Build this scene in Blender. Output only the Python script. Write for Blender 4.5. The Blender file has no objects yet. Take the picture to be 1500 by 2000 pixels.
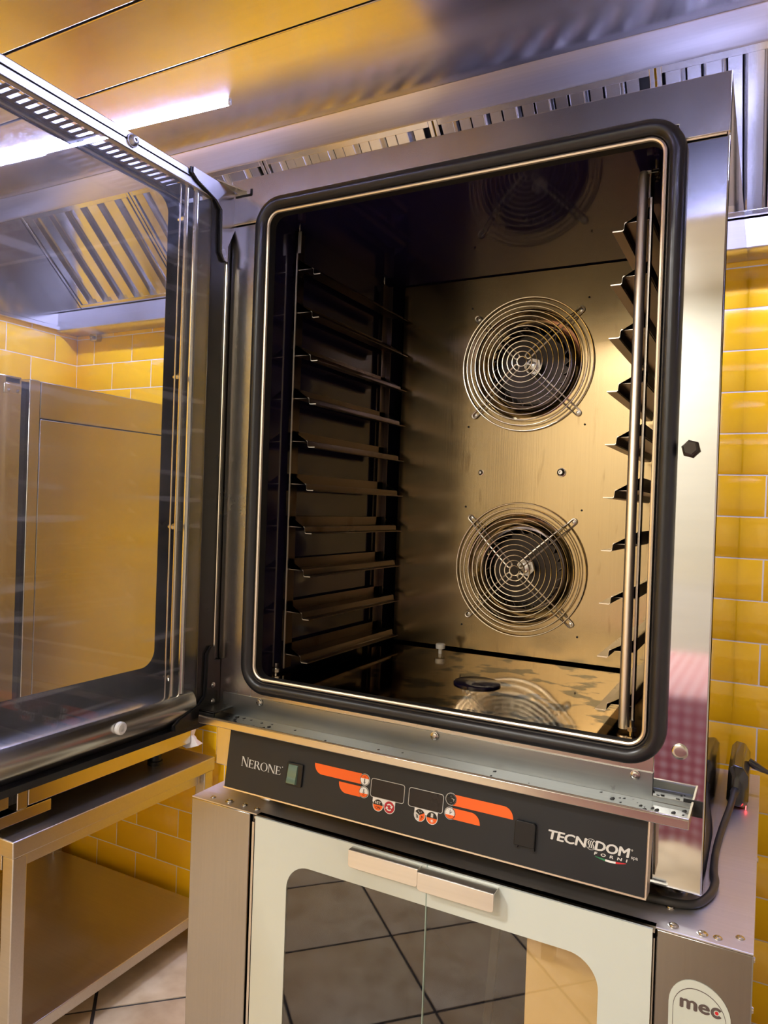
import bpy, bmesh, math, random
from mathutils import Vector, Matrix
random.seed(7)
C = bpy.context.scene.collection
S = bpy.context.scene
PI = math.pi
FLOOR = -0.96            # the frame's origin is the oven's lower front left corner; X right, Y into the wall

# ------------------------------------------------------------------ camera, exposure, world, lights
cd = bpy.data.cameras.new('camera'); cam = bpy.data.objects.new('camera', cd); C.objects.link(cam)
fwd = Vector((-0.46654015, 0.88446713, -0.00762796)); rgt = Vector((0.88384612, 0.46650946, 0.03442324)); upv = Vector((-0.03400474, -0.00931788, 0.99937823))
M = Matrix((rgt, upv, -fwd)).transposed().to_4x4(); M.translation = Vector((0.8903282, -1.05219584, 0.49977311))
cam.matrix_world = M
cd.sensor_fit = 'HORIZONTAL'; cd.sensor_width = 36.0; cd.lens = 36.0*1426.04/1500.0
cd.clip_start = 0.02
S.camera = cam
S.view_settings.view_transform = 'Standard'; S.view_settings.look = 'None'; S.view_settings.gamma = 1.0
S.view_settings.use_curve_mapping = False
S.view_settings.exposure = 0.0
w = bpy.data.worlds.new('world'); S.world = w; w.use_nodes = True
w.node_tree.nodes['Background'].inputs[0].default_value = (0.9, 0.9, 1.0, 1); w.node_tree.nodes['Background'].inputs[1].default_value = 0.03

LED_STRENGTH = 760.0
LED_COLOR = (0.47, 0.51, 1.0)
ROOM_COLOR = (1.0, 0.97, 0.94)
ROOM_LAMPS = [((-0.70, -1.95, 1.735), 62.0, 0.30), ((0.15, -2.75, 1.735), 34.0, 0.45)]  # the second lamp is added as general fill

# ------------------------------------------------------------------ materials
def nodes(name):
    m = bpy.data.materials.new(name); m.use_nodes = True
    nt = m.node_tree; b = nt.nodes['Principled BSDF']
    return m, nt, b
def N(nt, t, **kw):
    n = nt.nodes.new(t)
    for k, v in kw.items(): setattr(n, k, v)
    return n
def noise(nt, scale=(1, 1, 1), nscale=5.0, detail=3.0, coord='Object'):
    tc = N(nt, 'ShaderNodeTexCoord'); mp = N(nt, 'ShaderNodeMapping'); mp.inputs['Scale'].default_value = scale
    nz = N(nt, 'ShaderNodeTexNoise'); nz.inputs['Scale'].default_value = nscale; nz.inputs['Detail'].default_value = detail
    nt.links.new(tc.outputs[coord], mp.inputs['Vector']); nt.links.new(mp.outputs[0], nz.inputs['Vector'])
    return nz
def ramp(nt, src, stops):
    r = N(nt, 'ShaderNodeValToRGB'); e = r.color_ramp.elements
    while len(e) < len(stops): e.new(0.5)
    for i, (p, c) in enumerate(stops):
        e[i].position = p; e[i].color = (*c, 1) if len(c) == 3 else c
    nt.links.new(src, r.inputs['Fac']); return r
def plain(name, col, rough=0.5, metal=0.0, spec=0.5, bump=0.0, bscale=60.0, coat=0.0):
    m, nt, b = nodes(name)
    b.inputs['Base Color'].default_value = (*col, 1); b.inputs['Metallic'].default_value = metal
    b.inputs['Specular IOR Level'].default_value = spec; b.inputs['Coat Weight'].default_value = coat
    nz = noise(nt, nscale=bscale * 0.35)
    r = ramp(nt, nz.outputs['Fac'], [(0.3, (rough * 0.85,) * 3), (0.7, (min(1, rough * 1.15),) * 3)])
    nt.links.new(r.outputs[0], b.inputs['Roughness'])
    if bump:
        bp = N(nt, 'ShaderNodeBump'); bp.inputs['Strength'].default_value = bump; bp.inputs['Distance'].default_value = 0.002
        n2 = noise(nt, nscale=bscale); nt.links.new(n2.outputs['Fac'], bp.inputs['Height']); nt.links.new(bp.outputs[0], b.inputs['Normal'])
    return m
def steel(name, col=(0.62, 0.60, 0.57), rough=0.25, grain=(400, 6, 6), bump=0.03, smudge=0.08, stain=None, stainamt=(0.58, 0.72), wave=0.0, sscale=(1, 1, 1)):
    """brushed stainless: a stretched grain, blotchy polish and optional baked-on stains"""
    m, nt, b = nodes(name)
    b.inputs['Metallic'].default_value = 1.0
    g = noise(nt, grain, 1.0, 2.0); s = noise(nt, nscale=7.0, detail=5.0)
    add = N(nt, 'ShaderNodeMath', operation='MULTIPLY_ADD'); nt.links.new(s.outputs['Fac'], add.inputs[0])
    add.inputs[1].default_value = smudge * 2; add.inputs[2].default_value = max(0.02, rough - smudge)
    nt.links.new(add.outputs[0], b.inputs['Roughness'])
    c1 = ramp(nt, g.outputs['Fac'], [(0.25, tuple(x * 0.93 for x in col)), (0.75, col)])
    out = c1.outputs[0]
    if stain:
        st = noise(nt, sscale, stain[3] if len(stain) > 3 else 9.0, 9.0)
        rm = ramp(nt, st.outputs['Fac'], [(stainamt[0], (0, 0, 0)), (stainamt[1], (1, 1, 1))])
        mx = N(nt, 'ShaderNodeMix', data_type='RGBA'); nt.links.new(rm.outputs[0], mx.inputs['Factor'])
        nt.links.new(out, mx.inputs['A']); mx.inputs['B'].default_value = (*stain[:3], 1); out = mx.outputs['Result']
    nt.links.new(out, b.inputs['Base Color'])
    bp = N(nt, 'ShaderNodeBump'); bp.inputs['Strength'].default_value = bump; bp.inputs['Distance'].default_value = 0.001
    nt.links.new(g.outputs['Fac'], bp.inputs['Height'])
    if wave:
        b2 = N(nt, 'ShaderNodeBump'); b2.inputs['Strength'].default_value = wave; b2.inputs['Distance'].default_value = 0.02
        wv = noise(nt, nscale=4.0, detail=1.0); nt.links.new(wv.outputs['Fac'], b2.inputs['Height']); nt.links.new(bp.outputs[0], b2.inputs['Normal'])
        nt.links.new(b2.outputs[0], b.inputs['Normal'])
    else: nt.links.new(bp.outputs[0], b.inputs['Normal'])
    return m
def emit(name, col, st):
    m, nt, b = nodes(name)
    b.inputs['Base Color'].default_value = (0.8, 0.8, 0.8, 1)
    b.inputs['Emission Color'].default_value = (*col, 1); b.inputs['Emission Strength'].default_value = st
    return m
def clear_glass(name, tint=(0.95, 0.97, 0.96), ior=1.45, haze=0.0, hazecol=(0.8, 0.85, 1.0)):
    """thin pane: clear transmission plus a Fresnel reflection, and a scratched film with tube-light haze painted in"""
    m = bpy.data.materials.new(name); m.use_nodes = True; nt = m.node_tree; nt.nodes.clear()
    o = N(nt, 'ShaderNodeOutputMaterial'); t = N(nt, 'ShaderNodeBsdfTransparent'); t.inputs[0].default_value = (*tint, 1)
    g = N(nt, 'ShaderNodeBsdfGlossy'); g.inputs['Roughness'].default_value = 0.015
    # Schlick reflectance, the same from either side of the pane
    ge = N(nt, 'ShaderNodeNewGeometry'); dt = N(nt, 'ShaderNodeVectorMath', operation='DOT_PRODUCT')
    nt.links.new(ge.outputs['Incoming'], dt.inputs[0]); nt.links.new(ge.outputs['Normal'], dt.inputs[1])
    ab = N(nt, 'ShaderNodeMath', operation='ABSOLUTE'); nt.links.new(dt.outputs['Value'], ab.inputs[0])
    om = N(nt, 'ShaderNodeMath', operation='SUBTRACT'); om.inputs[0].default_value = 1.0; nt.links.new(ab.outputs[0], om.inputs[1])
    pw = N(nt, 'ShaderNodeMath', operation='POWER'); nt.links.new(om.outputs[0], pw.inputs[0]); pw.inputs[1].default_value = 5.0
    f0 = ((ior-1)/(ior+1))**2
    mul = N(nt, 'ShaderNodeMath', operation='MULTIPLY_ADD'); nt.links.new(pw.outputs[0], mul.inputs[0]); mul.inputs[1].default_value = 1-f0; mul.inputs[2].default_value = f0
    mx = N(nt, 'ShaderNodeMixShader')
    nt.links.new(mul.outputs[0], mx.inputs[0]); nt.links.new(t.outputs[0], mx.inputs[1]); nt.links.new(g.outputs[0], mx.inputs[2])
    last = mx.outputs[0]
    if haze:
        d = N(nt, 'ShaderNodeBsdfDiffuse'); d.inputs[0].default_value = (*hazecol, 1)  # bluish film: scattered tube light put into the pane's colour
        nz = noise(nt, (1, 1, 1), 6.0, 6.0); sc = noise(nt, (1, 3, 45), 1.3, 0.6)
        r = ramp(nt, nz.outputs['Fac'], [(0.35, (haze * 0.4,) * 3), (0.75, (haze * 1.6,) * 3)])
        r2 = ramp(nt, sc.outputs['Fac'], [(0.66, (0, 0, 0)), (0.72, (haze * 1.5,) * 3)])
        ad = N(nt, 'ShaderNodeMath', operation='ADD'); nt.links.new(r.outputs[0], ad.inputs[0]); nt.links.new(r2.outputs[0], ad.inputs[1])
        m2 = N(nt, 'ShaderNodeMixShader'); nt.links.new(ad.outputs[0], m2.inputs[0]); nt.links.new(last, m2.inputs[1]); nt.links.new(d.outputs[0], m2.inputs[2]); last = m2.outputs[0]
    nt.links.new(last, o.inputs[0]); return m

def tile_material():
    m, nt, b = nodes('yellow_glaze')
    oi = N(nt, 'ShaderNodeObjectInfo')
    r = ramp(nt, oi.outputs['Random'], [(0.0, (0.88, 0.485, 0.008)), (1.0, (0.95, 0.54, 0.012))])
    nt.links.new(r.outputs[0], b.inputs['Base Color'])
    b.inputs['Roughness'].default_value = 0.12; b.inputs['Coat Weight'].default_value = 0.3; b.inputs['Coat Roughness'].default_value = 0.05
    nz = noise(nt, nscale=9.0, detail=1.0); bp = N(nt, 'ShaderNodeBump'); bp.inputs['Strength'].default_value = 0.08; bp.inputs['Distance'].default_value = 0.01
    nt.links.new(nz.outputs['Fac'], bp.inputs['Height']); nt.links.new(bp.outputs[0], b.inputs['Normal'])
    return m
def floor_material():
    m, nt, b = nodes('cream_stoneware')
    a = noise(nt, nscale=14.0, detail=6.0)
    r = ramp(nt, a.outputs['Fac'], [(0.3, (0.50, 0.40, 0.28)), (0.55, (0.62, 0.53, 0.40)), (0.75, (0.70, 0.61, 0.49))])
    nt.links.new(r.outputs[0], b.inputs['Base Color']); b.inputs['Roughness'].default_value = 0.42
    return m
def gingham():
    m, nt, b = nodes('red_gingham')
    tc = N(nt, 'ShaderNodeTexCoord'); sp = N(nt, 'ShaderNodeSeparateXYZ'); nt.links.new(tc.outputs['Object'], sp.inputs[0])
    def stripe(axes):
        s = None
        for ax in axes:
            mu = N(nt, 'ShaderNodeMath', operation='MULTIPLY'); nt.links.new(sp.outputs[ax], mu.inputs[0]); mu.inputs[1].default_value = 28.0
            fr = N(nt, 'ShaderNodeMath', operation='FRACT'); nt.links.new(mu.outputs[0], fr.inputs[0])
            gt = N(nt, 'ShaderNodeMath', operation='GREATER_THAN'); nt.links.new(fr.outputs[0], gt.inputs[0]); gt.inputs[1].default_value = 0.5
            s = gt
        return s
    a, c = stripe(['X']), stripe(['Z'])
    ad = N(nt, 'ShaderNodeMath', operation='ADD'); nt.links.new(a.outputs[0], ad.inputs[0]); nt.links.new(c.outputs[0], ad.inputs[1])
    hf = N(nt, 'ShaderNodeMath', operation='MULTIPLY'); nt.links.new(ad.outputs[0], hf.inputs[0]); hf.inputs[1].default_value = 0.5
    r = ramp(nt, hf.outputs[0], [(0.0, (0.72, 0.55, 0.55)), (0.5, (0.50, 0.16, 0.18)), (1.0, (0.33, 0.05, 0.07))])
    nt.links.new(r.outputs[0], b.inputs['Base Color']); b.inputs['Roughness'].default_value = 0.9
    return m

MT = dict(
    steel=steel('brushed_steel', (0.60, 0.58, 0.55), 0.24),
    steel_v=steel('brushed_steel_upright', (0.60, 0.58, 0.55), 0.26, (300, 300, 4)),
    hood=steel('hood_steel', (0.62, 0.59, 0.58), 0.16, (5, 300, 300), 0.012, 0.05),
    filt=steel('filter_steel', (0.74, 0.73, 0.73), 0.15, (200, 10, 10), 0.01, 0.05),
    mirror=steel('polished_steel', (0.66, 0.66, 0.65), 0.06, (6, 6, 60), 0.0, 0.045, wave=0.05),
    side=steel('bright_side_steel', (0.70, 0.67, 0.62), 0.035, (4, 4, 120), 0.004, 0.02),
    chamber=steel('heat_tinted_steel', (0.46, 0.34, 0.18), 0.20, (400, 400, 5), 0.05, 0.08, (0.20, 0.12, 0.06, 9.0), (0.62, 0.85), sscale=(6, 6, 1.0)),
    liner=plain('flare_tinted_liner', (0.010, 0.007, 0.020), 0.12, spec=0.40),  # navy cast of lens flare put into the liner's colour
    cceil=plain('flare_tinted_ceiling', (0.012, 0.008, 0.034), 0.07, spec=0.12),  # the same flare veil painted navy on the chamber ceiling
    ofloor=steel('greasy_oven_floor', (0.46, 0.34, 0.18), 0.07, (5, 150, 150), 0.01, 0.04, (0.012, 0.008, 0.004, 16.0), (0.53, 0.58), wave=0.10),
    rack=steel('dull_rack_steel', (0.12, 0.095, 0.085), 0.30, (6, 200, 6), 0.03, 0.08, (0.05, 0.03, 0.02, 14.0), (0.6, 0.8)),
    wire=steel('bright_wire', (0.62, 0.54, 0.42), 0.22, (5, 5, 5), 0.0, 0.03),
    dark=steel('dark_wheel_steel', (0.055, 0.045, 0.038), 0.35, (20, 20, 20), 0.05, 0.1),
    bead=steel('bright_bead', (0.78, 0.69, 0.56), 0.40, (10, 10, 10), 0.0, 0.03),
    tray=steel('gutter_steel', (0.36, 0.37, 0.36), 0.34, (5, 200, 200), 0.03, 0.08, (0.03, 0.025, 0.02, 20.0), (0.68, 0.78)),
    hoodlip=steel('hood_lip_steel', (0.66, 0.63, 0.63), 0.33, (5, 300, 300), 0.02, 0.06),
    lip=steel('worn_lip_steel', (0.66, 0.62, 0.55), 0.24, (5, 100, 100), 0.03, 0.08),
    strip=steel('dirty_strip_steel', (0.62, 0.56, 0.48), 0.28, (5, 100, 100), 0.03, 0.08, (0.10, 0.07, 0.04, 25.0), (0.70, 0.80)),
    app=steel('appliance_steel', (0.60, 0.56, 0.50), 0.22, (300, 300, 5), 0.02, 0.05),
    bench=steel('bench_steel', (0.60, 0.575, 0.54), 0.38, (6, 250, 250), 0.03, 0.08),
    cabtop=steel('satin_top_steel', (0.66, 0.64, 0.63), 0.46, (5, 200, 200), 0.03, 0.08),
    inlet=steel('polished_inlet', (0.58, 0.48, 0.32), 0.09, (5, 5, 5), 0.0, 0.04, wave=0.05),
    cab=steel('cabinet_steel', (0.36, 0.345, 0.32), 0.20, (300, 300, 4), 0.02, 0.05),
    duct=plain('painted_lit_duct', (0.92, 0.70, 0.34), 0.35, metal=0.0, bump=0.1, bscale=300),  # light on the duct is put into this bright gold
    handle=steel('handle_steel', (0.76, 0.75, 0.72), 0.36, (5, 200, 200), 0.03, 0.08),
    bolt=steel('bolt_steel', (0.55, 0.52, 0.48), 0.22, (5, 5, 5), 0.0, 0.03),
    doorframe=plain('dark_door_steel', (0.050, 0.048, 0.044), 0.24, metal=0.7),
    doortop=steel('door_top_steel', (0.60, 0.60, 0.62), 0.30, (30, 30, 30), 0.03, 0.08),
    rubber=plain('black_rubber', (0.010, 0.010, 0.012), 0.33, spec=0.5, bump=0.05, bscale=120),
    panel=plain('charcoal_overlay', (0.016, 0.018, 0.021), 0.42, spec=0.35),
    black=plain('black_plastic', (0.008, 0.008, 0.008), 0.35, spec=0.4),
    frit=plain('black_glass_enamel', (0.004, 0.005, 0.010), 0.10, spec=0.4),
    cavity=plain('dark_gap', (0.006, 0.006, 0.006), 0.7),
    orange=plain('orange_print', (0.90, 0.13, 0.010), 0.42),
    white=plain('white_print', (0.80, 0.80, 0.78), 0.45),
    grey=plain('silver_print', (0.62, 0.62, 0.60), 0.40),
    crimson=plain('crimson_print', (0.45, 0.012, 0.03), 0.42),
    green=plain('green_print', (0.02, 0.20, 0.08), 0.45),
    red=plain('red_print', (0.60, 0.02, 0.03), 0.45),
    display=plain('smoked_display', (0.022, 0.017, 0.016), 0.25, spec=0.3),
    rocker=plain('translucent_green_rocker', (0.10, 0.17, 0.13), 0.18, coat=0.6),
    enamel=plain('white_glass_enamel', (0.58, 0.64, 0.60), 0.14, spec=0.5, coat=0.4),
    badge=plain('pale_badge', (0.56, 0.61, 0.55), 0.4),
    badgetext=plain('brown_grey_print', (0.10, 0.075, 0.07), 0.45),
    tile=tile_material(),
    grout=plain('pale_grout', (0.80, 0.72, 0.60), 0.9, bump=0.2, bscale=200),
    floor=floor_material(),
    fgrout=plain('dark_grout', (0.045, 0.045, 0.052), 0.85, bump=0.2, bscale=150),
    cream=plain('cream_paint', (0.66, 0.66, 0.58), 0.75, bump=0.05),
    ceil=plain('white_paint', (0.75, 0.74, 0.70), 0.85),
    paper=plain('white_paper', (0.85, 0.80, 0.74), 0.9, bump=0.3, bscale=90),
    knob=plain('white_ceramic', (0.62, 0.58, 0.50), 0.35),
    brick=plain('black_adapter_case', (0.018, 0.015, 0.010), 0.20, spec=0.6, coat=0.3),
    cable=plain('black_cable', (0.020, 0.018, 0.015), 0.45),
    led=emit('led_white', LED_COLOR, LED_STRENGTH),
    redled=emit('red_indicator', (1.0, 0.03, 0.03), 14.0),
    lampface=emit('warm_lamp_face', ROOM_COLOR, 6.0),
    gingham=gingham(),
    glass=clear_glass('door_glass', (0.95, 0.965, 0.97), 1.42, haze=0.045),
    glass2=clear_glass('outer_door_glass', (0.96, 0.97, 0.97), 1.42, haze=0.012),
    cabglass=clear_glass('smoked_cabinet_glass', (0.93, 0.91, 0.87), 1.75),
    edge=plain('glass_edge', (0.25, 0.34, 0.30), 0.2),
)

# ------------------------------------------------------------------ mesh builder
class MB:
    def __init__(s): s.v = []; s.f = []; s.mi = []
    def quadring(s, rings, close=True, cap=True, mi=0):
        b = len(s.v); n = len(rings[0])
        for r in rings: s.v += [tuple(p) for p in r]
        for i in range(len(rings) - 1):
            for j in range(n if close else n - 1):
                k = (j + 1) % n
                s.f.append((b + i*n + j, b + i*n + k, b + (i+1)*n + k, b + (i+1)*n + j)); s.mi.append(mi)
        if cap and close:
            s.f.append(tuple(b + j for j in reversed(range(n)))); s.mi.append(mi)
            s.f.append(tuple(b + (len(rings)-1)*n + j for j in range(n))); s.mi.append(mi)
        return s
    def loopring(s, rings, mi=0):
        """rings joined end to start (a closed sweep)"""
        b = len(s.v); n = len(rings[0]); m = len(rings)
        for r in rings: s.v += [tuple(p) for p in r]
        for i in range(m):
            i2 = (i + 1) % m
            for j in range(n):
                k = (j + 1) % n
                s.f.append((b + i*n + j, b + i*n + k, b + i2*n + k, b + i2*n + j)); s.mi.append(mi)
        return s
    def box(s, x0, x1, y0, y1, z0, z1, mi=0):
        return s.quadring([[(x0,y0,z0),(x1,y0,z0),(x1,y1,z0),(x0,y1,z0)], [(x0,y0,z1),(x1,y0,z1),(x1,y1,z1),(x0,y1,z1)]], mi=mi)
    def tube(s, pts, r, n=8, closed=False, mi=0):
        P = [Vector(p) for p in pts]; rings = []; ref = None
        for i, p in enumerate(P):
            if closed: t = P[(i+1) % len(P)] - P[i-1]
            else: t = P[min(i+1, len(P)-1)] - P[max(i-1, 0)]
            t.normalize()
            if ref is None: ref = t.orthogonal().normalized()
            ref = (ref - t * ref.dot(t)).normalized(); b = t.cross(ref)
            rr = r[i] if isinstance(r, (list, tuple)) else r
            rings.append([p + (ref*math.cos(a) + b*math.sin(a)) * rr for a in (2*PI*k/n for k in range(n))])
        return s.loopring(rings, mi) if closed else s.quadring(rings, mi=mi)
    def lathe(s, prof, origin, axis, n=24, mi=0, cap=True):
        """prof = (radius, height along axis)"""
        a = Vector(axis).normalized(); u = a.orthogonal().normalized(); v = a.cross(u); o = Vector(origin)
        return s.quadring([[o + a*h + (u*math.cos(t) + v*math.sin(t))*max(r, 1e-5) for t in (2*PI*k/n for k in range(n))] for r, h in prof], cap=cap, mi=mi)
    def prism(s, poly, fr, h0, h1, mi=0):
        """extrude a 2-D polygon in frame (origin, u, v, n) from h0 to h1"""
        o, u, v, n = fr
        return s.quadring([[o + u*a + v*b + n*h for a, b in poly] for h in (h0, h1)], mi=mi)
    def band(s, outer, inner, fr, h0, h1, mi=0):
        """a flat frame between two outlines with equal point counts"""
        o, u, v, n = fr; m = len(outer)
        P = lambda q, h: o + u*q[0] + v*q[1] + n*h
        return s.loopring([[P(outer[i], h0), P(outer[i], h1), P(inner[i], h1), P(inner[i], h0)] for i in range(m)], mi)
    def mesh(s, name, mats):
        me = bpy.data.meshes.new(name); me.from_pydata(s.v, [], s.f); me.update()
        bm = bmesh.new(); bm.from_mesh(me); bmesh.ops.recalc_face_normals(bm, faces=bm.faces)
        bm.to_mesh(me); bm.free()
        for m in mats: me.materials.append(m)
        if len(mats) > 1: me.polygons.foreach_set('material_index', s.mi)
        me.polygons.foreach_set('use_smooth', [True]*len(me.polygons)); me.set_sharp_from_angle(angle=math.radians(38))
        return me
    def build(s, name, mats, parent=None, bevel=0.0, label=None, seg=2, kind=None):
        if not isinstance(mats, (list, tuple)): mats = [mats]
        mats = [MT[m] if isinstance(m, str) else m for m in mats]
        o = bpy.data.objects.new(name, s.mesh(name, mats)); C.objects.link(o)
        if parent is not None: link(o, parent)
        if bevel:
            md = o.modifiers.new('bevel', 'BEVEL'); md.width = bevel; md.segments = seg; md.limit_method = 'ANGLE'; md.angle_limit = math.radians(40)
            md.harden_normals = False
        if label: o['label'] = label
        if kind: o['kind'] = kind
        return o
def link(o, parent):
    o.parent = parent; o.matrix_parent_inverse = world_of(parent).inverted()
def world_of(o):
    m = o.matrix_basis.copy()
    return (world_of(o.parent) @ o.matrix_parent_inverse @ m) if o.parent else m
def thing(name, label, cat, loc=(0, 0, 0), group=None):
    o = bpy.data.objects.new(name, None); C.objects.link(o); o.location = loc; o.empty_display_size = 0.05
    return tag(o, label, cat, group)
def tag(o, label, cat, group=None):
    o['label'] = label; o['category'] = cat
    if group: o['group'] = group
    return o
def structure(o, kind='structure'):
    o['kind'] = kind; return o
def dup(o, parent, loc=(0, 0, 0)):
    c = o.copy(); C.objects.link(c); c.parent = parent; c.location = Vector(o.location) + Vector(loc)
    return c
def rrect(x0, x1, y0, y1, r, n=8):
    """rounded rectangle, counter-clockwise, 4*(n+1) points; r may be 4 radii (bl, br, tr, tl)"""
    rs = r if isinstance(r, (list, tuple)) else [r]*4
    out = []
    for (cx, cy, a0), rr in zip([(x0, y0, PI), (x1, y0, 1.5*PI), (x1, y1, 0), (x0, y1, .5*PI)], rs):
        ox = cx + rr if cx == x0 else cx - rr; oy = cy + rr if cy == y0 else cy - rr
        out += [(ox + rr*math.cos(a0 + .5*PI*k/n), oy + rr*math.sin(a0 + .5*PI*k/n)) for k in range(n+1)]
    return out
def frame(o, u, v):
    u = Vector(u).normalized(); v = Vector(v).normalized(); return (Vector(o), u, v, u.cross(v))
FRONT = lambda y: frame((0, y, 0), (1, 0, 0), (0, 0, 1))        # u = X, v = Z, n = -Y (towards the viewer)
SIDE = lambda x: frame((x, 0, 0), (0, 1, 0), (0, 0, 1))         # u = Y, v = Z, n = +X
def circle(cx, cy, r, n=24, a0=0, a1=2*PI, closed=True):
    return [(cx + r*math.cos(a0 + (a1-a0)*k/(n if closed else n-1)), cy + r*math.sin(a0 + (a1-a0)*k/(n if closed else n-1))) for k in range(n)]
def screw(name, pos, axis, r, parent, mat='bolt', h=None, label=None):
    h = h or r*0.6
    return MB().lathe([(r*1.25, 0), (r*1.25, h*.25), (r, h*.3), (r*.92, h*.8), (r*.6, h), (r*.35, h), (r*.3, h*.65)], pos, axis, 12).build(name, mat, parent, label=label)
def text_mesh(s, size, bold=0.0, shear=0.0, spacing=1.0):
    cu = bpy.data.curves.new('lettering', 'FONT'); cu.body = s; cu.size = size; cu.offset = bold; cu.shear = shear; cu.space_character = spacing
    cu.extrude = 0.0; cu.resolution_u = 3
    ob = bpy.data.objects.new('lettering', cu); C.objects.link(ob)
    dg = bpy.context.evaluated_depsgraph_get(); dg.update()
    me = bpy.data.meshes.new_from_object(ob.evaluated_get(dg)); bpy.data.objects.remove(ob); bpy.data.curves.remove(cu)
    return me
def text(name, s, fr, a, b, width, height, mat, parent, h=0.0006, bold=0.0, shear=0.0, spacing=1.0, heavy=0.0):
    """lettering as thin raised geometry; (a, b) lower left corner, scaled to width x height"""
    me = text_mesh(s, 1.0, bold, shear, spacing)
    xs = [v.co.x for v in me.vertices]; ys = [v.co.y for v in me.vertices]
    sx = width/(max(xs)-min(xs)); sy = height/(max(ys)-min(ys)); x0, y0 = min(xs), min(ys)
    o, u, v, n = fr
    for vt in me.vertices:
        vt.co = o + u*(a + (vt.co.x-x0)*sx) + v*(b + (vt.co.y-y0)*sy) + n*h
    if heavy:                                                    # thicken the strokes by overlaying shifted copies
        bm = bmesh.new(); bm.from_mesh(me); geo = bm.verts[:] + bm.edges[:] + bm.faces[:]
        for k, (p, q) in enumerate(((1, 0), (-1, 0), (0, .6), (0, -.6))):
            d = bmesh.ops.duplicate(bm, geom=geo)['geom']
            for vt in d:
                if isinstance(vt, bmesh.types.BMVert): vt.co += u*p*heavy + v*q*heavy + n*(.00002*(k+1))
        bm.to_mesh(me); bm.free()
    me.materials.clear(); me.materials.append(MT[mat]); me.name = name
    ob = bpy.data.objects.new(name, me); C.objects.link(ob)
    if parent: link(ob, parent)
    return ob

# ------------------------------------------------------------------ room shell
YW = 0.90; XL = -1.513; XR = 2.2; YF = -3.3; ZC = 1.76
def wall(name, x0, x1, y0, y1, z0, z1, mat): return structure(MB().box(x0, x1, y0, y1, z0, z1).build(name, mat))
wall_back = wall('wall_back', XL-.1, XR+.1, YW+.0, YW+.12, FLOOR-.02, ZC, 'grout')
wall_left = wall('wall_left', XL-.12, XL, YF, YW, FLOOR-.02, ZC, 'grout')
wall_right = wall('wall_right', XR, XR+.12, YF, YW, FLOOR-.02, ZC, 'cream')
wall_front = wall('wall_front', XL-.1, XR+.1, YF-.12, YF, FLOOR-.02, ZC, 'cream')
ceiling = wall('ceiling', XL-.1, XR+.1, YF-.1, YW+.1, ZC, ZC+.1, 'ceil')
floor = wall('floor', XL-.1, XR+.1, YF-.1, YW+.1, FLOOR-.08, FLOOR-.004, 'fgrout')

def tile_mb(w, h, lb=True, rb=True):
    """a bevelled wall tile in local X-Z, front face towards -Y, thickness 9 mm"""
    m = MB(); e = 0.011; el = e if lb else 0.0001; er = e if rb else 0.0001
    a = [(0, 0), (w, 0), (w, h), (0, h)]; b = [(el, e), (w-er, e), (w-er, h-e), (el, h-e)]
    m.quadring([[(x, 0.002, z) for x, z in a], [(x, -.0007, z) for x, z in a], [(x, -.0052, z) for x, z in b]])
    return m
G = 0.0036; ROW0 = 1.0046
tile_cache = {}
def tile_mesh(w, h, lb=True, rb=True):
    k = (round(w, 4), round(h, 4), lb, rb)
    if k not in tile_cache: tile_cache[k] = tile_mb(*k).mesh('tile', [MT['tile']])
    return tile_cache[k]
def lay(parent, place, u0, u1, rows, joint, keep):
    """running-bond rows; place(u, z) gives the matrix of a tile whose lower left corner is at u, z"""
    rest = []
    for k in rows:
        z0 = max(ROW0 + .1*k, FLOOR) + G/2; z1 = min(ROW0 + .1*(k+1), ZC) - G/2
        if z1 - z0 < .01: continue
        j = joint + (0.1 if k % 2 else 0.0)
        n0 = math.floor((u0 - j)/.2); n1 = math.ceil((u1 - j)/.2)
        for i in range(n0, n1):
            a = max(j + .2*i, u0) + G/2; b = min(j + .2*(i+1), u1) - G/2
            if b - a < .008: continue
            me = tile_mesh(b-a, z1-z0)
            if keep((a+b)/2, (z0+z1)/2):
                o = bpy.data.objects.new('tile', me); C.objects.link(o); o.parent = parent; o.matrix_basis = place(a, z0)
            else: rest.append((me, place(a, z0)))
    return rest
def merge(rest, name, parent):
    m = MB()
    for me, mt in rest:
        b = len(m.v); m.v += [tuple(mt @ v.co) for v in me.vertices]
        for p in me.polygons: m.f.append(tuple(b + i for i in p.vertices)); m.mi.append(0)
    return m.build(name, 'tile', parent, kind='stuff') if rest else None
pb = lambda u, z: Matrix.Translation((u, YW, z))
rest = lay(wall_back, pb, XL, XR, range(-20, 8), -1.418,
           lambda u, z: z < 1.14 and (u < 0.05 or .78 < u < 1.3))
merge(rest, 'tile_field', wall_back)
pl = lambda u, z: Matrix.Translation((XL, u, z)) @ Matrix.Rotation(PI/2, 4, 'Z')
rest = lay(wall_left, pl, YF, YW, range(-20, 8), .80, lambda u, z: u > -.2 and .55 < z < 1.25)
merge(rest, 'tile_field', wall_left)

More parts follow.
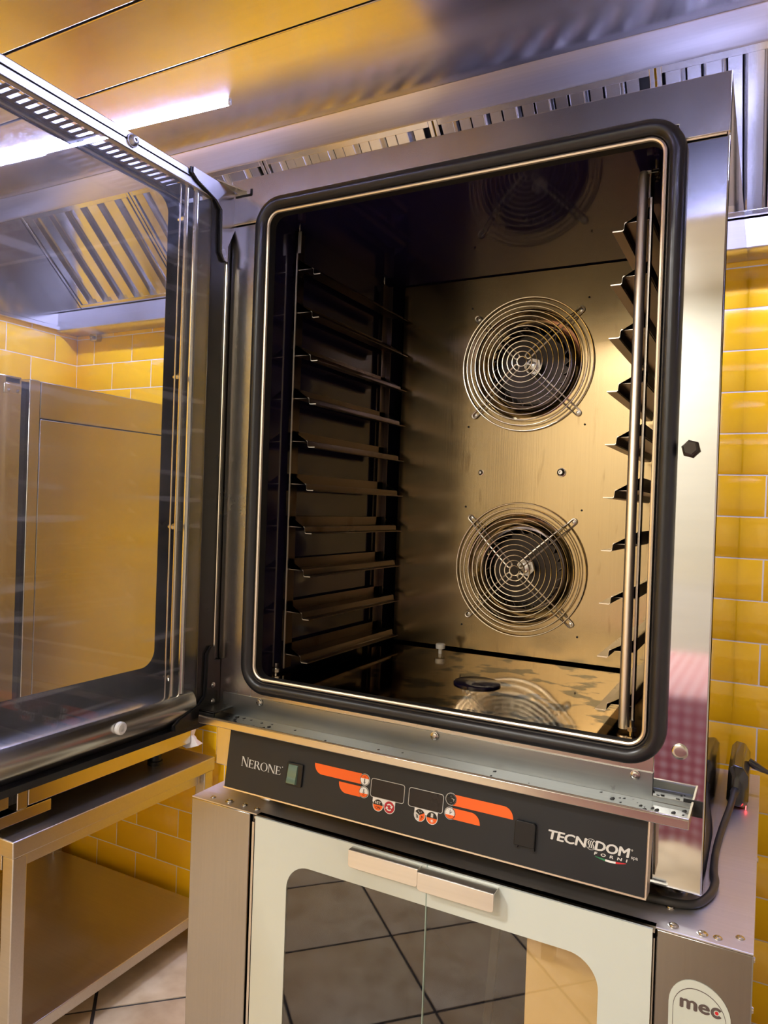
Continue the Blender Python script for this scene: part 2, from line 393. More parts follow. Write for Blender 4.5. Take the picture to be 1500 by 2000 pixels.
# floor tiles laid on the diagonal, clipped at the walls
def clip(poly, x0, x1, y0, y1):
    for ax, val, sg in ((0, x0, 1), (0, x1, -1), (1, y0, 1), (1, y1, -1)):
        out = []
        for i in range(len(poly)):
            p, q = poly[i-1], poly[i]; dp = (p[ax]-val)*sg; dq = (q[ax]-val)*sg
            if dp >= 0: out.append(p)
            if dp*dq < 0:
                t = dp/(dp-dq); out.append((p[0]+(q[0]-p[0])*t, p[1]+(q[1]-p[1])*t))
        poly = out
        if not poly: return []
    return poly
FT = 0.391; FV = 0.410; FG = 0.010; fa = math.radians(43.5); fc, fs = math.cos(fa), math.sin(fa); fo = (-0.7612, 0.4135)
for i in range(-10, 11):
    for j in range(-12, 9):
        sq = [(FT*i+FG/2, FV*j+FG/2), (FT*(i+1)-FG/2, FV*j+FG/2), (FT*(i+1)-FG/2, FV*(j+1)-FG/2), (FT*i+FG/2, FV*(j+1)-FG/2)]
        sq = [(fo[0] + a*fc - b*fs, fo[1] + a*fs + b*fc) for a, b in sq]
        sq = clip(sq, XL+.012, XR-.012, YF+.012, YW-.012)
        if len(sq) < 3: continue
        cx = sum(p[0] for p in sq)/len(sq); cy = sum(p[1] for p in sq)/len(sq)
        inn = [(p[0] + (cx-p[0])*.008, p[1] + (cy-p[1])*.008) for p in sq]
        MB().quadring([[(x, y, FLOOR-.006) for x, y in sq], [(x, y, FLOOR-.001) for x, y in sq], [(x, y, FLOOR) for x, y in inn]]).build('floor_tile', 'floor', floor)

# ------------------------------------------------------------------ extractor hood
hood = thing('extractor_hood', 'stainless extractor hood with slatted baffle filters above the open oven', 'hood', (0.2, .9, 1.1))
HX0, HX1 = -1.508, 1.9; ZH = 1.478
def panel_gap(y0, y1, name='ceiling_panel'):
    return MB().box(HX0+.004, HX1, y0, y1, ZH, ZH+.012).build(name, 'hood', hood, bevel=.002)
panel_gap(.183, .495); panel_gap(-.012, .178); panel_gap(-.60, -.018)
MB().box(HX0, HX1, .17, .19, ZH+.008, ZH+.02).box(HX0, HX1, -.02, -.008, ZH+.008, ZH+.02).build('seam_backing', 'cavity', hood)
# inclined lip strip over the filters, back gutter, ends
def yz_prism(poly, x0, x1, m=None):
    m = m or MB(); return m.quadring([[(x0, y, z) for y, z in poly], [(x1, y, z) for y, z in poly]])
yz_prism([(.497, 1.480), (.500, 1.486), (.549, 1.441), (.549, 1.432), (.541, 1.434)], HX0, HX1).build('filter_lip', 'hoodlip', hood, bevel=.001)
yz_prism([(.800, 1.118), (.800, 1.184), (.806, 1.186), (.808, 1.178), (.812, 1.128), (.893, 1.128), (.893, 1.116), (.806, 1.114)], HX0, HX1).build('grease_gutter', 'hoodlip', hood, bevel=.0015)
yz_prism([(-.6, 1.13), (-.6, ZH), (.895, ZH), (.895, 1.128)], HX0, HX0+.006).build('end_panel', 'hood', hood)
MB().box(HX0, HX0+.018, -.6, .893, 1.118, 1.134).build('end_lip', 'hood', hood, bevel=.002)
yz_prism([(-.6, 1.13), (-.6, ZH), (.5, ZH), (.545, 1.432), (.806, 1.182), (.895, 1.182), (.895, 1.128)], HX1-.006, HX1).build('end_panel', 'hood', hood)
MB().box(HX0, HX1, -.606, -.60, 1.13, ZH+.012).build('front_fascia', 'hood', hood)
yz_prism([(.895, 1.12), (.895, ZH+.1), (.89, ZH+.1), (.89, 1.12)], HX0, HX1).build('back_panel', 'hood', hood)
MB().box(-1.412, -1.376, .872, .899, 1.088, 1.117).lathe([(.006, 0), (.006, .012)], (-1.394, .871, 1.102), (0, -1, 0), 8).build('mounting_bracket', 'bolt', hood, bevel=.002)
# baffle filters on the incline
P0 = Vector((0, .806, 1.190)); P1 = Vector((0, .546, 1.4325)); fdir = (P1-P0).normalized(); flen = (P1-P0).length
fnorm = Vector((0, -fdir.z, fdir.y)).normalized()
if fnorm.y > 0: fnorm = -fnorm                                  # outward: down and towards the room
def baffle_mesh(prof, L):
    m = MB(); t = .0010
    poly = prof + [(x, n-t) for x, n in reversed(prof)]
    return m.quadring([[(x, 0, n) for x, n in poly], [(x, L, n) for x, n in poly]]).mesh('slat', [MT['filt']])
pitch = .0772
front_me = baffle_mesh([(-.0215, -.019), (-.0205, -.018), (-.0160, -.0015), (-.0145, 0), (.0145, 0), (.0160, -.0015), (.0205, -.018), (.0215, -.019)], flen-.03)
back_me = baffle_mesh([(-.0150, -.004), (-.0130, 0), (.0130, 0), (.0150, -.004)], flen-.03)
R = Matrix((Vector((1, 0, 0)), fdir, fnorm)).transposed().to_4x4()
FSTEP = .508; fx = -1.384
while fx < HX1 - .2:
    x1 = min(fx + FSTEP, HX1 - .01)
    fl = MB()
    def loc(x, a, n): return Matrix.Translation(P0) @ R @ Vector((x, a, n))
    for xa, xb, a0, a1 in ((fx+.002, fx+.012, 0, flen), (x1-.012, x1-.002, 0, flen), (fx+.012, x1-.012, 0, .015), (fx+.012, x1-.012, flen-.015, flen)):
        fl.quadring([[loc(x, a, n) for x, a in ((xa, a0), (xb, a0), (xb, a1), (xa, a1))] for n in (-.028, -.001)])
    fo_ = fl.build('baffle_filter', 'filt', hood, bevel=.001)
    fbk = MB().quadring([[loc(x, a, n) for x, a in ((fx+.01, .01), (x1-.01, .01), (x1-.01, flen-.01), (fx+.01, flen-.01))] for n in (-.034, -.031)]).build('filter_back', 'cavity', fo_)
    x = fx + .0345
    while x < x1 - .034:
        for me, dx, dn in ((front_me, 0, -.003), (back_me, pitch/2, -.0185)):
            if x + dx > x1 - .030: continue
            o = bpy.data.objects.new('slat', me); C.objects.link(o); o.parent = fo_
            o.matrix_basis = Matrix.Translation(P0) @ R @ Matrix.Translation((x+dx, .015, dn))
        x += pitch
    fx += FSTEP
MB().quadring([[Matrix.Translation(P0) @ R @ Vector((x, a, n)) for x, a in ((HX0+.006, 0), (-1.386, 0), (-1.386, flen), (HX0+.006, flen))] for n in (-.004, -.001)]).build('blanking_plate', 'hood', hood)

# LED tubes under the hood's ceiling
def led_tube(a, b, label):
    a = Vector(a); b = Vector(b)
    t = thing('led_tube', label, 'lamp', (a+b)/2, 'LED tubes under the hood')
    d = (b-a).normalized(); s = d.cross(Vector((0, 0, 1))).normalized(); u = Vector((0, 0, 1))
    sec = lambda w, z0, z1: [[p + s*x + u*z for x, z in ((-w, z0), (w, z0), (w, z1), (-w, z1))] for p in (a, b)]
    MB().quadring(sec(.0035, .0030, .0044)).build('housing', 'white', t)
    MB().tube([a + d*.004, b - d*.004], .0042, 12).build('diffuser', 'led', t)
    for p, q in ((a, a + d*.006), (b - d*.006, b)): MB().tube([p, q], .0045, 10).build('end_cap', 'white', t)
    return t
led_tube((-1.28, .287, 1.4735), (-.31, .345, 1.4735), 'bright LED tube under the hood ceiling, seen past and through the open door glass')
led_tube((.60, .345, 1.4735), (1.55, .290, 1.4735), 'LED tube under the hood ceiling beyond the upper right edge of the photo')
# kitchen lamp behind the viewer, plus an added fill lamp on the right
for i, (p, e, sz) in enumerate(ROOM_LAMPS):
    t = thing('ceiling_lamp', ['warm square ceiling lamp left behind the viewer', 'added square fill lamp at the ceiling right behind the viewer'][i], 'lamp', p, 'kitchen ceiling lamps')
    MB().band(rrect(-sz/2-.02, sz/2+.02, -sz/2-.02, sz/2+.02, .01), rrect(-sz/2, sz/2, -sz/2, sz/2, .01), frame(p, (1, 0, 0), (0, 1, 0)), -.006, .025).build('rim', 'white', t)
    x, y, z = p
    MB().box(x-sz/2, x+sz/2, y-sz/2, y+sz/2, z+.004, z+.024).build('diffuser', 'lampface', t)
    l = bpy.data.lights.new('bulb', 'AREA'); l.shape = 'SQUARE'; l.size = sz; l.energy = e; l.color = ROOM_COLOR
    lo = bpy.data.objects.new('bulb', l); C.objects.link(lo); lo.location = (x, y, z-.008); link(lo, t)

# ------------------------------------------------------------------ the oven
W = .8283; T = 1.0848; ZS = 1.0054; DB = .885
oven = thing('convection_oven', 'tall stainless convection oven with its glass door swung open', 'oven', (W/2, .4, -.025))
# shell
MB().box(0, W, .004, DB, T-.003, T).build('top_panel', 'steel', oven)
MB().box(W-.003, W, .002, DB, 0, T-.003).build('right_side_panel', 'side', oven, label='mirror-bright right side panel reflecting the yellow tiles')
MB().box(0, .003, .002, DB, .03, T-.003).build('left_side_panel', 'steel_v', oven)
MB().box(.003, W-.003, DB-.003, DB, 0, T-.003).build('back_panel', 'steel', oven)
MB().box(.003, W-.003, .03, DB-.003, 0, .004).build('base_plate', 'steel', oven)
gx0, gx1, gz0, gz1 = .0865, .7535, .1835, 1.0146                # the chamber's mouth
MB().prism([(0, ZS), (gx0-.008, ZS), (gx0-.008, 1.026), (gx1+.011, 1.026), (gx1+.011, ZS), (W, ZS), (W, T), (0, T)], FRONT(0), -.02, .004).build('top_fascia', 'steel', oven, bevel=.0012)
for a, b in ((.004, gx0-.010), (gx1+.013, W-.004)): MB().tube([(a, -.0022, ZS-.0012), (b, -.0022, ZS-.0012)], .0016, 8).build('fascia_trim', 'bead', oven)
MB().box(0, gx0-.008, 0, .02, .125, ZS-.003).build('left_column', 'steel_v', oven, bevel=.002)
MB().box(.012, .069, -.012, .02, .020, .112).build('lower_left_plate', 'steel', oven, bevel=.002)
MB().box(gx1+.008, W, 0, .02, -.001, ZS-.003).build('right_column', 'mirror', oven, bevel=.002, label='polished right column with scratches around the latch')
MB().box(gx0-.010, gx1+.012, .0005, .02, .118, gz0-.008).build('lower_strip', 'strip', oven, bevel=.001)
# gasket with its bright bead
def sweep_rr(x0, x1, z0, z1, r, sect, n=8):
    path = rrect(x0, x1, z0, z1, r, n); cx, cz = (x0+x1)/2, (z0+z1)/2; m = MB(); rings = []
    for i in range(len(path)):
        p = Vector((*path[i], 0)); t = Vector((*path[(i+1) % len(path)], 0)) - Vector((*path[i-1], 0))
        nrm = Vector((t.y, -t.x, 0)).normalized()               # outward for a counter-clockwise path
        rings.append([(p.x + nrm.x*a, y, p.y + nrm.y*a) for a, y in sect])
    return m.loopring(rings)
gs = [(-.002, .004)] + [(.0125 - .0125*math.cos(t)*1.0, -.020*math.sin(t)**.7) for t in (PI*k/12 for k in range(13))] + [(.025, .004)]
sweep_rr(gx0, gx1, gz0, gz1, .028, gs, 10).build('gasket', 'rubber', oven)
sweep_rr(gx0, gx1, gz0, gz1, .026, [(-.0032 + .0032*math.cos(a), -.0095 + .0032*math.sin(a)) for a in (2*PI*k/8 for k in range(8))], 10).build('mouth_bead', 'bead', oven)
sweep_rr(gx0, gx1, gz0, gz1, .026, [(-.004, -.0095), (-.0025, -.0095), (-.0025, .012), (-.004, .012)], 10).build('mouth_collar', 'cavity', oven)
# chamber
lx0, lx1, lz0, lz1, ly1 = .0835, .7570, .1830, 1.0172, .56
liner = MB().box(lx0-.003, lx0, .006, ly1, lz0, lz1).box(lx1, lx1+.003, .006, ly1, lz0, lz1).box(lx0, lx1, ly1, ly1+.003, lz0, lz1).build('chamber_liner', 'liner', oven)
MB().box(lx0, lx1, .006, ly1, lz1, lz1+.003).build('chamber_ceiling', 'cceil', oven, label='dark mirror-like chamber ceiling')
MB().box(lx0, lx1, .004, ly1, lz0-.003, lz0).build('chamber_floor', 'ofloor', oven, label='greasy stained chamber floor')
# fan panel with two round inlets
FX, FZ1, FZ2, FR, FY = .4165, .8165, .3735, .1437, .483
px0, px1, pz0, pz1, zm = .1168, .735, .1885, 1.0125, .595
hr = .120
def plate_hole(m, x0, x1, z0, z1, cx, cz, r, y0, y1, n=64):
    inner = circle(cx, cz, r, n)
    outer = []
    for a, b in inner:
        dx, dz = a-cx, b-cz
        t = min(((x1-cx)/dx if dx > 1e-9 else (x0-cx)/dx if dx < -1e-9 else 1e9), ((z1-cz)/dz if dz > 1e-9 else (z0-cz)/dz if dz < -1e-9 else 1e9))
        outer.append((cx+dx*t, cz+dz*t))
    for cxx, czz in ((x0, z0), (x1, z0), (x1, z1), (x0, z1)):   # snap the nearest point to each corner
        k = min(range(n), key=lambda i: (outer[i][0]-cxx)**2 + (outer[i][1]-czz)**2); outer[k] = (cxx, czz)
    return m.band(outer, inner, FRONT(y0), y0-y1, 0)
pm = MB(); plate_hole(pm, px0, px1, zm, pz1, FX, FZ1, hr, FY, FY+.002); plate_hole(pm, px0, px1, pz0, zm, FX, FZ2, hr, FY, FY+.002)
pm.box(px0, px1, FY, FY+.055, pz1, pz1+.002).box(px0, px0+.002, FY+.002, FY+.055, pz0, pz1)
pm.build('fan_panel', 'chamber', oven, label='golden heat-tinted fan panel with drip stains')
for x, z, r in ((.3214, .5824, .005), (.5005, .584, .0075)): screw('panel_bolt', (x, FY, z), (0, -1, 0), r, oven, h=r*1.6)
for x in (.205, .575): MB().tube([(x, FY+.02, 1.03), (x, FY+.02, .986)], .0035, 8).lathe([(.007, 0), (.007, .008)], (x, FY+.02, .990), (0, 0, 1), 6).build('hanger_bolt', 'bolt', oven)
ps = [(.11, .104), (-.11, .104), (-.11, -.104), (.11, -.104)]
for cz in (FZ1, FZ2):
    for sx, sz in ps: MB().lathe([(.0022, 0), (.0022, .0012)], (FX + sx*1.17, FY, cz + sz*1.27), (0, -1, 0), 8).build('panel_hole', 'cavity', oven)
def fan(cz):
    # inlet cone, impeller and wire guard
    MB().lathe([(hr+.004, .0022), (hr-.004, -.001), (hr-.020, .014), (hr-.034, .032), (hr-.037, .046), (hr-.040, .046), (hr-.036, .030), (hr-.020, .016), (hr, .0035)], (FX, FY, cz), (0, 1, 0), 48, cap=False).build('inlet_ring', 'inlet', oven)
    wheel = MB().lathe([(.102, .058), (.102, .060), (.016, .062), (.016, .040), (.012, .036), (.008, .030)], (FX, FY, cz), (0, 1, 0), 32).build('fan_wheel', 'dark', oven, label='dark fan impeller behind its wire guard')
    bl = MB()
    for k in range(24):
        a = 2*PI*k/24; r0, r1 = .076, .104; b = a + .22
        p = [(FX + r0*math.cos(a), cz + r0*math.sin(a)), (FX + r1*math.cos(b), cz + r1*math.sin(b))]
        nx, nz = -math.sin(a)*.0008, math.cos(a)*.0008
        bl = MB().quadring([[(x + s*nx, y, z + s*nz) for x, z, s in ((*p[0], 1), (*p[1], 1), (*p[1], -1), (*p[0], -1))] for y in (FY+.026, FY+.060)])
        bl.build('blade', 'rack', wheel)
    MB().lathe([(.088, .022), (.106, .026), (.106, .028), (.087, .024)], (FX, FY, cz), (0, 1, 0), 40, cap=False).build('shroud_ring', 'rack', wheel)
    MB().lathe([(.019, .034), (.019, .036), (.010, .037), (.010, .022), (.006, .021)], (FX+.004, FY, cz+.002), (0, 1, 0), 6).build('hub_nut', 'bolt', wheel)
    dome = lambda r: FY - .006 - .030*max(0, 1 - (r/FR)**2)**.8
    guard = thing_part('fan_guard', oven, (FX, FY, cz))
    nr = 13
    for k in range(nr):
        r = FR - k*(FR-.0105)/(nr-1) if k else FR
        MB().tube([(FX + a, dome(r), cz + b) for a, b in circle(0, 0, r, 64 if r > .05 else 32)], .00135, 6, True).build('guard_ring', 'wire', guard)
    for q, (sx, sz) in enumerate(ps):
        d = Vector((sx, 0, sz)); L = .157; d.normalize(); s = Vector((-d.z, 0, d.x))
        pts = []
        rs = [.016 + (L-.016)*i/12 for i in range(13)]
        yb = lambda r: (dome(r) + .0028) if r < FR else FY - .0035
        lw = .0058
        pts = [Vector((FX, yb(r), cz)) + d*r - s*lw for r in rs]
        pts += [Vector((FX, FY-.0035, cz)) + d*(L + lw*math.sin(a)) - s*lw*math.cos(a) for a in (PI*i/8 for i in range(1, 8))]
        pts += [Vector((FX, yb(r), cz)) + d*r + s*lw for r in reversed(rs)]
        pts += [Vector((FX, yb(.016), cz)) + d*(.016 - lw*.8*math.sin(a)) + s*lw*math.cos(a) for a in (PI*i/6 for i in range(1, 6))]
        MB().tube(pts, .0016, 6, True).build('guard_arm', 'bead', guard)
        screw('guard_screw', Vector((FX, FY, cz)) + d*(L-.001), (0, -1, 0), .0034, guard)
def thing_part(name, parent, loc):
    o = bpy.data.objects.new(name, None); C.objects.link(o); o.location = loc; o.empty_display_size = .05; link(o, parent); return o
fan(FZ1); fan(FZ2)
# floor fittings
MB().lathe([(.004, 0), (.004, .010), (.010, .011), (.0105, .020), (.009, .0215)], (.2651, .419, lz0), (0, 0, 1), 16).build('ceramic_knob', 'knob', oven, label='small white ceramic knob at the foot of the fan panel')
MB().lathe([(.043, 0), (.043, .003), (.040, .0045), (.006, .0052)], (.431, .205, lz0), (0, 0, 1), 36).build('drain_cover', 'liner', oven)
# tray racks: an upright sheet frame with ten bent runners each
def rack(side):
    z0r, z1r, yf, yr, t = .190, 1.0060, .074, .440, .0017
    sg = 1 if side < 0 else -1                                   # direction from the web to the lip
    xa = .0945 if side < 0 else .7225
    d1, d2, d3 = (.0345, .0360, .0502) if side < 0 else (.0385, .0400, .0555)
    root = thing_part('tray_rack', oven, (xa, .25, z0r))
    root['label'] = 'dark tray rack on the left chamber wall' if side < 0 else 'tray rack on the right chamber wall with a round front post'
    X = lambda d: xa + sg*d
    def bx(m, d0, d1_, y0, y1, z0, z1):
        p, q = sorted((X(d0), X(d1_))); return m.box(p, q, y0, y1, z0, z1)
    m = MB(); bx(m, 0, t, yf, yf+.022, z0r, z1r);  bx(m, -.008, 0, yf, yf+.022, z1r, z1r+.0015)
    m.build('front_post', 'rack', root)
    m = MB(); bx(m, -.0006, t+.0006, yf-.0016, yf-.0002, z0r, z1r); bx(m, -.0006, .009, yf-.0016, yf-.0002, z1r-.04, z1r); m.build('post_edge', 'bead', root)
    if side > 0:
        MB().tube([(X(.0105), yf-.014, .188), (X(.0105), yf-.014, .992), (X(.0095), yf-.012, .996)], .0076, 14).build('round_post', 'bead', root)
        q = MB(); bx(q, -.010, .0105, yf-.018, yf-.008, .994, .9955); q.build('post_tab', 'wire', root)
    m = MB(); bx(m, 0, t, yr-.024, yr, z0r, z1r); bx(m, t, .012, yr, yr+.0015, z0r, z1r); bx(m, -.008, 0, yr-.02, yr, z1r, z1r+.0015); m.build('rear_post', 'rack', root)
    for y in (yf+.012, yr-.012):
        MB().tube([(X(-.004), y, z1r+.013), (X(-.004), y, z1r-.012)], .0028, 8).lathe([(.0055, 0), (.0055, .005)], (X(-.004), y, z1r-.007), (0, 0, 1), 6).build('rack_bolt', 'bolt', root)
    MB().tube([(X(-.002), yf-.02, lz0), (X(-.002), yf-.02, lz0+.020)], .0035, 8).lathe([(.007, 0), (.007, .006)], (X(-.002), yf-.02, lz0+.004), (0, 0, 1), 6).build('rack_pin', 'bolt', root)
    for k in range(10):
        zl = .2055 + .08*k                                       # top of the lower lip
        prof = [(0, zl+.030), (0, zl+.0115), (d1-.001, zl+.0115), (d1, zl+.0095), (d1+.0008, zl+.0015), (d2+.0012, zl), (d3, zl)]
        poly = prof + [(x, z-t) if i >= 2 else (x+t, z if i == 0 else z-t) for i, (x, z) in reversed(list(enumerate(prof)))]
        ru = MB().quadring([[(X(x), y, z) for x, z in poly] for y in (yf+.004, yr+.012)])
        for ci in (-2, -1): ru.mi[ci] = 1  # cut ends get brighter steel, painting in the light they catch
        ru.build('runner', ['rack', 'bead'], root)
rack(-1); rack(1)
# drip gutter in front of the mouth
MB().box(.016, gx1+.009, -.0022, 0, .108, .150).build('gutter_riser', 'tray', oven)
yz_prism([(-.002, .120), (-.002, .113), (-.058, .110), (-.0605, .1215), (-.0635, .1215), (-.066, .118), (-.064, .108), (-.058, .106), (0.0, .109), (.0, .120)], .016, .8140).build('drip_gutter', 'tray', oven, bevel=.0006, label='grey drip gutter with crumbs, bright front lip')
yz_prism([(-.0668, .1095), (-.0668, .1205), (-.0645, .1225), (-.0615, .1220), (-.063, .1190), (-.0645, .1095)], .0155, .8145).build('gutter_lip', 'lip', oven, bevel=.0005)
for a in (.0155, .8125): MB().box(a, a+.0025, -.064, -.003, .109, .123).build('gutter_end', 'lip', oven)
for x in (.10, .44, .74): screw('gutter_screw', (x, -.0035, .144), (0, -1, 0), .0055, oven)
rg = random.Random(3); cr = MB()
for i in range(70):
    e = rg.random() < .6
    x = rg.uniform(.72, .81) if e and rg.random() < .5 else (rg.uniform(.02, .14) if e else rg.uniform(.02, .81)); y = rg.uniform(-.057, -.008); s = rg.uniform(.0012, .0045)
    cr.quadring([[(x-s, y-s*.7, .1105), (x+s*.8, y-s, .1105), (x+s, y+s*.6, .1105), (x-s*.5, y+s, .1105)], [(x-s*.5, y-s*.4, .111+s*.6), (x+s*.5, y-s*.4, .111+s*.5), (x+s*.4, y+s*.4, .111+s*.7), (x-s*.3, y+s*.4, .111+s*.5)]])
cr.build('crumbs', 'black', oven, kind='stuff')
# latch stud and button on the right column
MB().lathe([(.0125, 0), (.0125, .003), (.0095, .004), (.0095, .016), (.0085, .018)], (.7952, 0, .5904), (0, -1, 0), 6).build('latch_stud', 'dark', oven)
MB().lathe([(.0105, 0), (.0105, .0018), (.0095, .0026), (.006, .0030)], (.7954, 0, .1854), (0, -1, 0), 24).build('push_button', 'bolt', oven)
MB().box(.802, .826, -.0015, .002, .103, .124).build('gutter_slot', 'cavity', oven)
# upper hinge arm and slot
MB().quadring([[(-.012, -.030, 1.067), (.006, -.052, 1.067), (.042, .008, 1.058), (.034, .016, 1.058)], [(-.012, -.030, 1.070), (.006, -.052, 1.070), (.042, .008, 1.061), (.034, .016, 1.061)]]).build('hinge_arm', 'lip', oven, bevel=.0005)
MB().box(.010, .046, -.0050, -.001, 1.0520, 1.0555).box(.043, .047, -.0050, -.001, 1.052, 1.0640).build('hinge_slot', 'cavity', oven)
MB().box(-.020, .040, -.055, .0, .124, .128).box(-.02, .04, -.055, -.05, .118, .128).build('lower_hinge_arm', 'doorframe', oven, bevel=.001)
for x, y in ((.124, .01), (.785, .045), (.124, .55), (.785, .55)):
    MB().lathe([(.020, 0), (.024, .004), (.024, .010), (.018, .016), (.018, .027)], (x, y, -.0253), (0, 0, 1), 20).build('foot', 'bolt', oven)

# ---- control panel (tilted face)
kk = .0129/.0955; pfr = frame((0, -.0563 - .0048*kk, 0), (1, 0, 0), (0, kk, 1))
zs_ = math.sqrt(1 + kk*kk)                                       # z -> distance along the face
A0, A1, B0, B1 = .0694, .7650, .0048*zs_, .1025*zs_
cp = MB().prism([(A0, B0), (A1, B0), (A1, B1), (A0, B1)], pfr, -.044, -.0012).build('control_panel', ['steel'], oven, bevel=.0008)
MB().prism([(A0+.001, B0+.001), (A1-.001, B0+.001), (A1-.001, B1-.001), (A0+.001, B1-.001)], pfr, -.0012, 0.0).build('front_overlay', 'panel', cp, label='charcoal front overlay with printed symbols')
MB().prism([(A0, B0-.0015), (A1+.0015, B0-.0015), (A1+.0015, B0+.0008), (A0, B0+.0008)], pfr, -.02, .0012).prism([(A1, B0), (A1+.0018, B0), (A1+.0018, B1), (A1, B1)], pfr, -.03, .0006).build('panel_edge_trim', 'bead', cp)
def pz(z): return z*zs_
def flat(m, poly, h, mi=0, th=.0004): return m.prism([(a, pz(b)) for a, b in poly], pfr, h-th, h, mi)
H = .0005
# serif lettering from strokes
def serif_word(word, fr, x0, z0, width, height):
    """roman capitals with thick and thin strokes"""
    t, n, sf = .13, .055, .05
    def st(x, y0, y1, w, s=True):
        o = [[(x, y0), (x+w, y0), (x+w, y1), (x, y1)]]
        if s: o += [[(x-sf*1.3, yy), (x+w+sf*1.3, yy), (x+w+sf*1.3, yy+.03), (x-sf*1.3, yy+.03)] for yy in (y0, y1-.03)]
        return o
    def arc(cx, cy, rx, ry, a0, a1, w0, w1, k=20):
        P = []; Q = []
        for i in range(k+1):
            a = a0 + (a1-a0)*i/k; wd = w1 + (w0-w1)*abs(math.cos(a))
            P.append((cx + rx*math.cos(a), cy + ry*math.sin(a))); Q.append((cx + (rx-wd)*math.cos(a), cy + (ry-w1)*math.sin(a)))
        return [[P[i], P[i+1], Q[i+1], Q[i]] for i in range(k)]
    glyph = {
        'N': (.88, st(.09, 0, 1, n) + st(.74, 0, 1, n) + [[(.06, 1), (.06+t*1.3, 1), (.80, 0), (.80-t*.9, 0)]]),
        'E': (.66, st(.09, 0, 1, t) + [[(.2, .97), (.58, .97), (.60, .80), (.565, .80), (.54, .93), (.2, .93)], [(.2, 0), (.60, 0), (.64, .2), (.60, .2), (.56, .045), (.2, .045)], [(.2, .48), (.46, .48), (.46, .53), (.2, .53)], [(.44, .40), (.475, .40), (.475, .61), (.44, .61)]]),
        'R': (.76, st(.09, 0, 1, t) + arc(.30, .74, .30, .26, -PI/2, PI/2, t, .045) + [[(.2, .955), (.32, .955), (.32, 1), (.2, 1)], [(.2, .48), (.32, .48), (.32, .525), (.2, .525)], [(.33, .50), (.47, .50), (.80, .0), (.64, .0)]]),
        'O': (.92, arc(.46, .5, .42, .52, 0, 2*PI, t, .045, 36)),
    }
    tot = sum(glyph[c][0] for c in word); sx = width/tot; m = MB(); x = 0
    for i, c in enumerate(word):
        wd, polys = glyph[c]; hs = height*(1.18 if i == 0 else 1.0)
        for p in polys: m.prism([(x0 + (x+a)*sx, (z0 + b*hs)) for a, b in p], fr, H-.0004, H)
        x += wd
    return m
sw = serif_word('NERONE', pfr, .1010, pz(.0455), .083, .0132*zs_)
sw.prism(circle(.1865, pz(.0590), .0009, 10), pfr, H-.0004, H)
sw.build('maker_lettering', 'grey', cp)
# rocker switch
rk = MB().prism(rrect(.1975, .2285, pz(.0345), pz(.0705), .002), pfr, 0, .004).build('rocker_switch', 'black', cp, bevel=.001)
MB().quadring([[pfr[0] + pfr[1]*a + pfr[2]*b + pfr[3]*h for a, b, h in q] for q in (((.2005, pz(.0375), .004), (.2195, pz(.0375), .004), (.2195, pz(.0675), .004), (.2005, pz(.0675), .004)), ((.2015, pz(.0385), .0085), (.2185, pz(.0385), .0085), (.2185, pz(.0665), .0050), (.2015, pz(.0665), .0050)))]).build('green_rocker', 'rocker', cp)
# orange stripes
def stripe(x0, x1, z0, z1, left):
    hgt = z1 - z0; r = hgt*.95
    if left: poly = [(x1, z0), (x1, z1), (x0, z1)] + [(x0 + r*1.0 - r*math.cos(a), z1 - hgt*math.sin(a)) for a in (PI/2*i/10 for i in range(1, 11))]
    else: poly = [(x0, z0), (x1, z0)] + [(x1 - r + r*math.cos(a), z0 + hgt*math.sin(a)) for a in (PI/2*i/10 for i in range(1, 11))] + [(x0, z1)]
    flat(MB(), poly, H).build('orange_stripe', 'orange', cp)
stripe(.2490, .3370, .0620, .0778, True); stripe(.2970, .3370, .0425, .0583, True)
stripe(.4930, .5845, .0627, .0782, False); stripe(.4930, .5362, .0435, .0590, False)
# displays with white outlines
def display(x0, x1, z0, z1):
    m = MB(); o = rrect(x0, x1, z0, z1, .004); i = rrect(x0+.0007, x1-.0007, z0+.0007, z1-.0007, .0035)
    m.prism([(a, pz(b)) for a, b in i], pfr, H-.0004, H, 0)
    m.band([(a, pz(b)) for a, b in o], [(a, pz(b)) for a, b in i], pfr, 0, H+.0003, 1)
    m.build('display_window', ['display', 'grey'], cp)
display(.3548, .4132, .0475, .0752); display(.4205, .4775, .0472, .0747)
# round buttons: (x, z, radius), symbols as flat print
def disc(m, x, z, r, h, mi, a0=0, a1=2*PI, n=28):
    if a1 - a0 > 6: pts = circle(x, z, r, n)
    else: pts = circle(x, z, r, n, a0, a1, False)
    return flat(m, pts, h, mi)
BM = ['grey', 'orange', 'black', 'white', 'crimson']
def button(x, z, r, parts, white=False):
    m = MB(); disc(m, x, z, r, H, 0); disc(m, x, z, r*.92, H+.0002, 2); disc(m, x, z, r*.84, H+.0004, 3 if white else 1)
    for p in parts: flat(m, [(x + a*r, z + b*r) for a, b in p[1]], H+.0007, p[0])
    return m.build('round_button', BM, cp)
half = lambda a0, a1, rr=.84: [(rr*math.cos(a0 + (a1-a0)*i/14), rr*math.sin(a0 + (a1-a0)*i/14)) for i in range(15)]
thermo = lambda dy: [(-.10, -.48+dy), (.10, -.48+dy), (.17, -.3+dy), (.07, -.1+dy), (.07, .3+dy), (-.07, .3+dy), (-.07, -.1+dy), (-.17, -.3+dy)]
minus = lambda y: [(-.24, y-.05), (.24, y-.05), (.24, y+.05), (-.24, y+.05)]
plus = lambda y: [(-.05, y-.2), (.05, y-.2), (.05, y+.2), (-.05, y+.2)]
